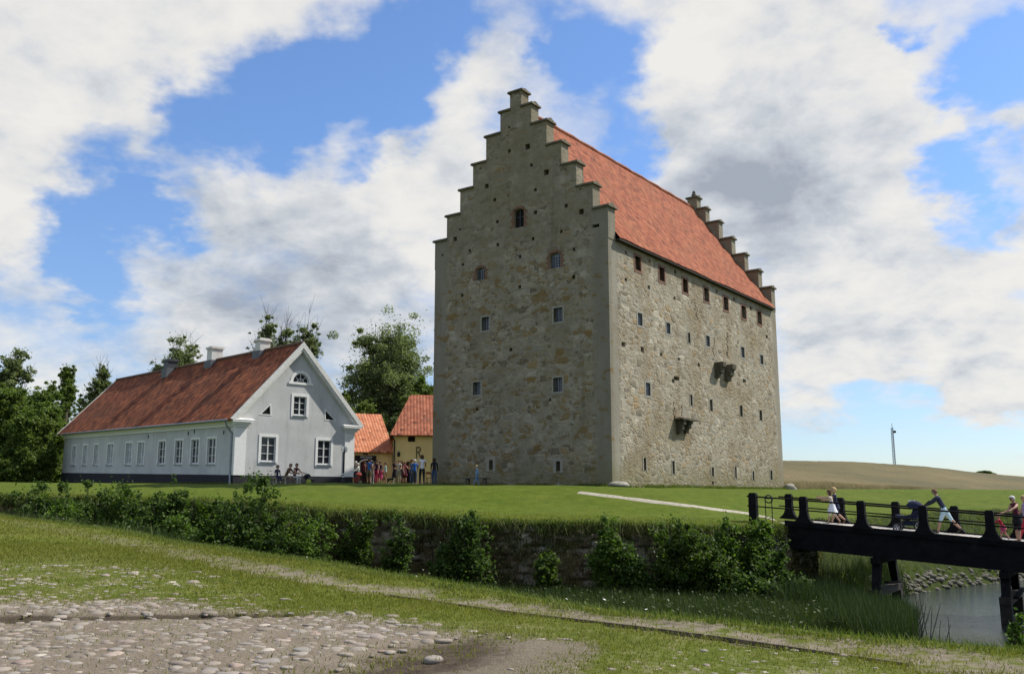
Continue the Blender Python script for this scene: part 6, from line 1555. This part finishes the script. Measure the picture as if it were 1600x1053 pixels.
def make_stroller(label, pos, yaw, s=1.0, mcol=None, rimmed=True):
    root = thing('stroller', label, 'stroller', pos, yaw - math.pi / 2); mc = mcol or M['pram']; root.scale = (s, s, s)
    for x in (-.27, .27): wheel(root, (x, -.28, .16), .16, (1, 0, 0)); wheel(root, (x * .75, .46, .12), .12, (1, 0, 0))
    fb = MB()
    for x in (-.25, .25):
        fb.tube([(x, -.28, .16), (x, .12, .42), (x * .8, .46, .14)], .016, 6); fb.tube([(x, .22, .30), (x, -.20, .62), (x, -.62, 1.0)], .016, 6)
    fb.tube([(-.25, -.62, 1.0), (.25, -.62, 1.0)], .02, 6); fb.tube([(-.27, -.28, .16), (.27, -.28, .16)], .014, 6); fb.tube([(-.2, .46, .14), (.2, .46, .14)], .014, 6); fb.build('frame', M['iron'], root)
    sb = MB(); poly = [(-.32, .78), (-.20, .42), (.18, .36), (.46, .44), (.50, .54), (.22, .50), (-.02, .56), (-.14, .86)]
    vs = [(-.2, y, z) for y, z in poly] + [(.2, y, z) for y, z in poly]; n = len(poly); sb.add(vs, [tuple(range(n)), tuple(reversed(range(n, 2 * n)))] + [(i, i + n, (i + 1) % n + n, (i + 1) % n) for i in range(n)]); sb.build('seat', mc, root)
    hb = MB(); rows = 6; n = 10; vs = []
    for k in range(rows + 1):
        a = R(-35 + 150 * k / rows)
        for q in range(n + 1):
            b = math.pi * q / n; vs.append((.22 * math.cos(b), -.12 + .30 * math.sin(b) ** .6 * math.sin(a - .9), .70 + .30 * math.sin(b) ** .6 * math.cos(a - .9)))
    hb.add(vs, [(k * (n + 1) + q, k * (n + 1) + q + 1, (k + 1) * (n + 1) + q + 1, (k + 1) * (n + 1) + q) for k in range(rows) for q in range(n)]); ho = hb.build('hood', mc, root, True)
    md = ho.modifiers.new('t', 'SOLIDIFY'); md.thickness = .02
    MB().box(-.16, -.26, .18, .16, .28, .34).build('basket', mc, root)
    return root
sp = pdeck(1424, 1.75); st_ = make_stroller('dark navy stroller with hood and grey wheels on the bridge', sp, LEFT, 1.12); st_.rotation_euler.y = 0
MB().box(-.05, -.12, .985, .08, .06, 1.03).build('white_cloth', cloth(WHITE), st_)
make_stroller('small red pushchair parked by the house corner', plawn(557.5, 64.8), R(190), .78, cloth((.30, .05, .05)))
# ------------------------------------------------------------------ benches, lamp, chair, dog, bags
M['bench'] = simple('pale_weathered_wood', (.42, .38, .30), .9, .2, 6, .3); M['oldwood'] = simple('dark_weathered_wood', (.11, .095, .075), .9, .25, 5, .3)
def make_bench(label, a, b_, z, h, m, name='bench', legs=2, depth=.36):
    a, b_ = Vector(a), Vector(b_); L = (b_ - a).length; d = (b_ - a).normalized(); root = thing(name, label, 'bench', (a.x, a.y, z), math.atan2(d.y, d.x))
    sb = MB()
    for k in range(3): y = -depth / 2 + k * depth / 3; sb.box(0, y + .008, h - .05, L, y + depth / 3 - .008, h)
    sb.build('seat', m, root)
    for i in range(legs):
        x = .25 + (L - .5) * i / max(1, legs - 1); lb = MB(); lb.bar((x, -depth * .42, 0), (x, -depth * .3, h - .052), .07); lb.bar((x, depth * .42, 0), (x, depth * .3, h - .052), .07); lb.box(x - .03, -depth * .45, h - .11, x + .03, depth * .45, h - .054); lb.build('leg', m, root)
    return root
def hg(u, out): return HF.o + HF.d * u - HF.n * out        # in front of the house gable
def hgz(u, out): p = hg(u, out); return ground(p.x, p.y) - .02
make_bench('long pale plank bench in front of the house gable, left one', hg(.55, 1.25), hg(2.15, 1.25), hgz(1.2, 1.25), .47, M['bench'], legs=2)
make_bench('pale plank bench in front of the house gable with people on it', hg(2.2, 1.3), hg(3.55, 1.3), hgz(2.8, 1.3), .47, M['bench'], legs=2)
SITP = dict(hipL=84, hipR=84, kneeL=88, kneeR=84, sit=.47)
yw = math.atan2(-HF.n.y, -HF.n.x); zb = hgz(2.8, 1.3)
def sat(u): p = hg(u, 1.28); return (p.x, p.y, zb)
make_person('child in a navy top sitting on the bench before the house', sat(2.02), yw, 1.30, (NAVY, NAVY, NAVY, NAVY, BLACK), dict(SITP), 'people on the house bench', hair=('short', DKHAIR), child=True)
make_person('person in a brown jacket bending sideways on the house bench', sat(2.55), yw + .5, 1.70, (BROWN, BROWN, (.20, .15, .11), (.20, .15, .11), BLACK), dict(SITP, lean=30, head=5, shL=40, shR=40, elL=40, elR=40), 'people on the house bench', hair=('short', (.13, .08, .05)))
make_person('person in a dark maroon top and pale trousers sitting at the bench end', sat(3.1), yw + .2, 1.66, ((.07, .022, .022), 'skin', (.46, .45, .43), (.46, .45, .43), BLACK), dict(SITP, lean=18, shL=45, shR=45, elL=35, elR=35), 'people on the house bench', hair=('short', BRHAIR))
def make_bag(label, p, z, s, m, name='backpack'):
    root = thing(name, label, 'bag', (p.x, p.y, z), yw); bm = bmesh.new(); bmesh.ops.create_icosphere(bm, subdivisions=3, radius=1)
    for v in bm.verts: c = v.co; v.co = Vector((math.copysign(abs(c.x) ** .6, c.x) * s * .9, math.copysign(abs(c.y) ** .6, c.y) * s * .65, (math.copysign(abs(c.z) ** .7, c.z) + .95) * s * 1.1))
    me = bpy.data.meshes.new('sack'); bm.to_mesh(me); bm.free(); me.materials.append(m); link('sack', me, root, True)
    for x in (-.5, .5): MB().tube([(x * s, s * .6, s * .4), (x * s, s * .95, s * 1.2), (x * s, s * .5, s * 1.95)], s * .07, 6).build('strap', m, root)
make_stroller('dark folded down pushchair at the end of the house bench', hg(4.0, 1.35) + Vector((0, 0, zb - E * 0 - hg(4.0, 1.35).z)), yw + 1.2, .72, cloth((.02, .02, .03)))
p_ = hg(3.75, 1.75); make_bag('small lime green bag on the grass by the house bench', p_, ground(p_.x, p_.y), .17, cloth((.30, .36, .06)), 'bag')
q_ = [CF.world((-8.8, -1.0, 0)), CF.world((-7.1, -1.0, 0))]; make_bench('low dark bench along the foot of the castle gable', q_[0], q_[1], ground(q_[0].x, q_[0].y) - .02, .45, M['oldwood'])
def make_lamp():
    p = plawn(536, 51.6); root = thing('lamp_post', 'short black lamp post with a clear globe beside the house corner', 'lamp', tuple(p)); h = at(536, 708, 51.6).z - p.z
    MB().lathe([(.09, 0), (.09, .25), (.055, .3), (.05, h), (.07, h + .02), (.03, h + .06)], 10).build('post', M['iron'], root)
    for z in (.42, .56): MB().lathe([(.058, z), (.058, z + .07)], 10).build('white_band', M['white'], root)
    m, t, b = mat('clear_globe'); b.inputs['Base Color'].default_value = (.8, .82, .82, 1); b.inputs['Roughness'].default_value = .08; b.inputs['Transmission Weight'].default_value = .75; b.inputs['IOR'].default_value = 1.05
    MB().lathe([(.05, h + .03)] + [(.19 * math.sin(a), h + .21 - .19 * math.cos(a)) for a in [math.pi * k / 10 for k in range(1, 10)]] + [(.02, h + .4)], 16).build('globe', m, root, True)
    MB().lathe([(.025, h + .06), (.04, h + .12), (.03, h + .24)], 8).build('bulb', M['white'], root)
make_lamp()
def make_chair():
    p = plawn(670.5, 66); root = thing('wooden_chair', 'small brown wooden chair against the yellow barn beside the castle', 'chair', tuple(p), R(20)); m = simple('brown_varnish', (.20, .07, .025), .6)
    MB().box(-.2, -.2, .42, .2, .2, .46).build('seat', m, root)
    for x in (-.18, .18):
        for y in (-.18, .18): MB().box(x - .02, y - .02, 0, x + .02, y + .02, .418).build('leg', m, root)
    bb = MB(); bb.box(-.2, .17, .462, -.16, .21, .9); bb.box(.16, .17, .462, .2, .21, .9); bb.box(-.158, .18, .7, .158, .2, .88); bb.build('backrest', m, root)
make_chair()
def make_dog():
    p = plawn(611.5, 65.2); root = thing('dog', 'black dog with a white chest standing in front of the crowd', 'dog', tuple(p), R(-12)); s = .62
    V = [(-.42, 0, .52), (-.1, 0, .50), (.22, 0, .52), (.36, 0, .66), (.47, 0, .76), (.62, 0, .71), (-.55, 0, .50), (-.72, 0, .34)]; E_ = [(0, 1), (1, 2), (2, 3), (3, 4), (4, 5), (0, 6), (6, 7)]; Rr = [.12, .12, .15, .09, .085, .04, .04, .025]
    for y in (-.09, .09):
        k = len(V); V += [(.22, y, .36), (.24, y, .2), (.22, y, .03), (.28, y, .02)]; E_ += [(2, k), (k, k + 1), (k + 1, k + 2), (k + 2, k + 3)]; Rr += [.06, .04, .03, .03]
        k = len(V); V += [(-.36, y, .36), (-.48, y, .2), (-.44, y, .03), (-.38, y, .02)]; E_ += [(0, k), (k, k + 1), (k + 1, k + 2), (k + 2, k + 3)]; Rr += [.075, .035, .03, .03]
        k = len(V); V += [(.42, y * .7, .88)]; E_ += [(4, k)]; Rr += [.02]
    me = bpy.data.meshes.new('b'); me.from_pydata([tuple(c * s for c in v) for v in V], E_, []); ob = bpy.data.objects.new('b', me); COL.objects.link(ob); ob.modifiers.new('s', 'SKIN'); ob.modifiers.new('u', 'SUBSURF').levels = 1
    for i, sv in enumerate(me.skin_vertices[0].data): sv.radius = (Rr[i] * s,) * 2; sv.use_root = i == 0
    bpy.context.view_layer.update(); b2 = bpy.data.meshes.new_from_object(ob.evaluated_get(bpy.context.evaluated_depsgraph_get())); bpy.data.objects.remove(ob); b2.materials.append(cloth((.012, .011, .011))); b2.materials.append(cloth(WHITE))
    for q in b2.polygons:
        c = q.center / s
        if (c.x > .26 and c.z < .62 and c.x < .45) or c.z < .06: q.material_index = 1
    b2.name = 'body'; link('body', b2, root, True)
make_dog()
# ------------------------------------------------------------------ radio mast beyond the hill
def make_mast():
    D = 560.; a = at(1398.5, 733, D); t_ = at(1393.5, 668, D); x = a.x; z0 = ground(x, D) - 1; H = t_.z - z0
    root = thing('radio_mast', 'slender grey lattice radio mast rising behind the crop hill', 'mast', (x, D, z0)); mb = MB(); m = simple('galvanised_mast', (.24, .27, .33), .6)
    w0, w1 = 1.05, .7; leg = lambda k, f: Vector((math.cos(k * 2.094 + .4), math.sin(k * 2.094 + .4), 0)) * (w0 + (w1 - w0) * f) + Vector((0, 0, H * f))
    for k in range(3): mb.tube([leg(k, 0), leg(k, 1)], .15, 5)
    N = 26
    for i in range(N):
        for k in range(3): mb.bar(leg(k, i / N), leg((k + 1) % 3, (i + 1) / N), .16); mb.bar(leg(k, i / N), leg((k + 1) % 3, i / N), .14)
    mb.build('lattice', m, root)
    db = MB(); db.lathe([(.4, 0), (.8, .3), (.8, 1.2), (.4, 1.5)], 10, (1.2, -.6, H * .925)); db.build('dish', simple('dark_dish', (.04, .04, .05), .6), root)
    MB().tube([(0, 0, H), (0, 0, H + 2.5)], .16, 6).build('antenna', m, root)
make_mast()
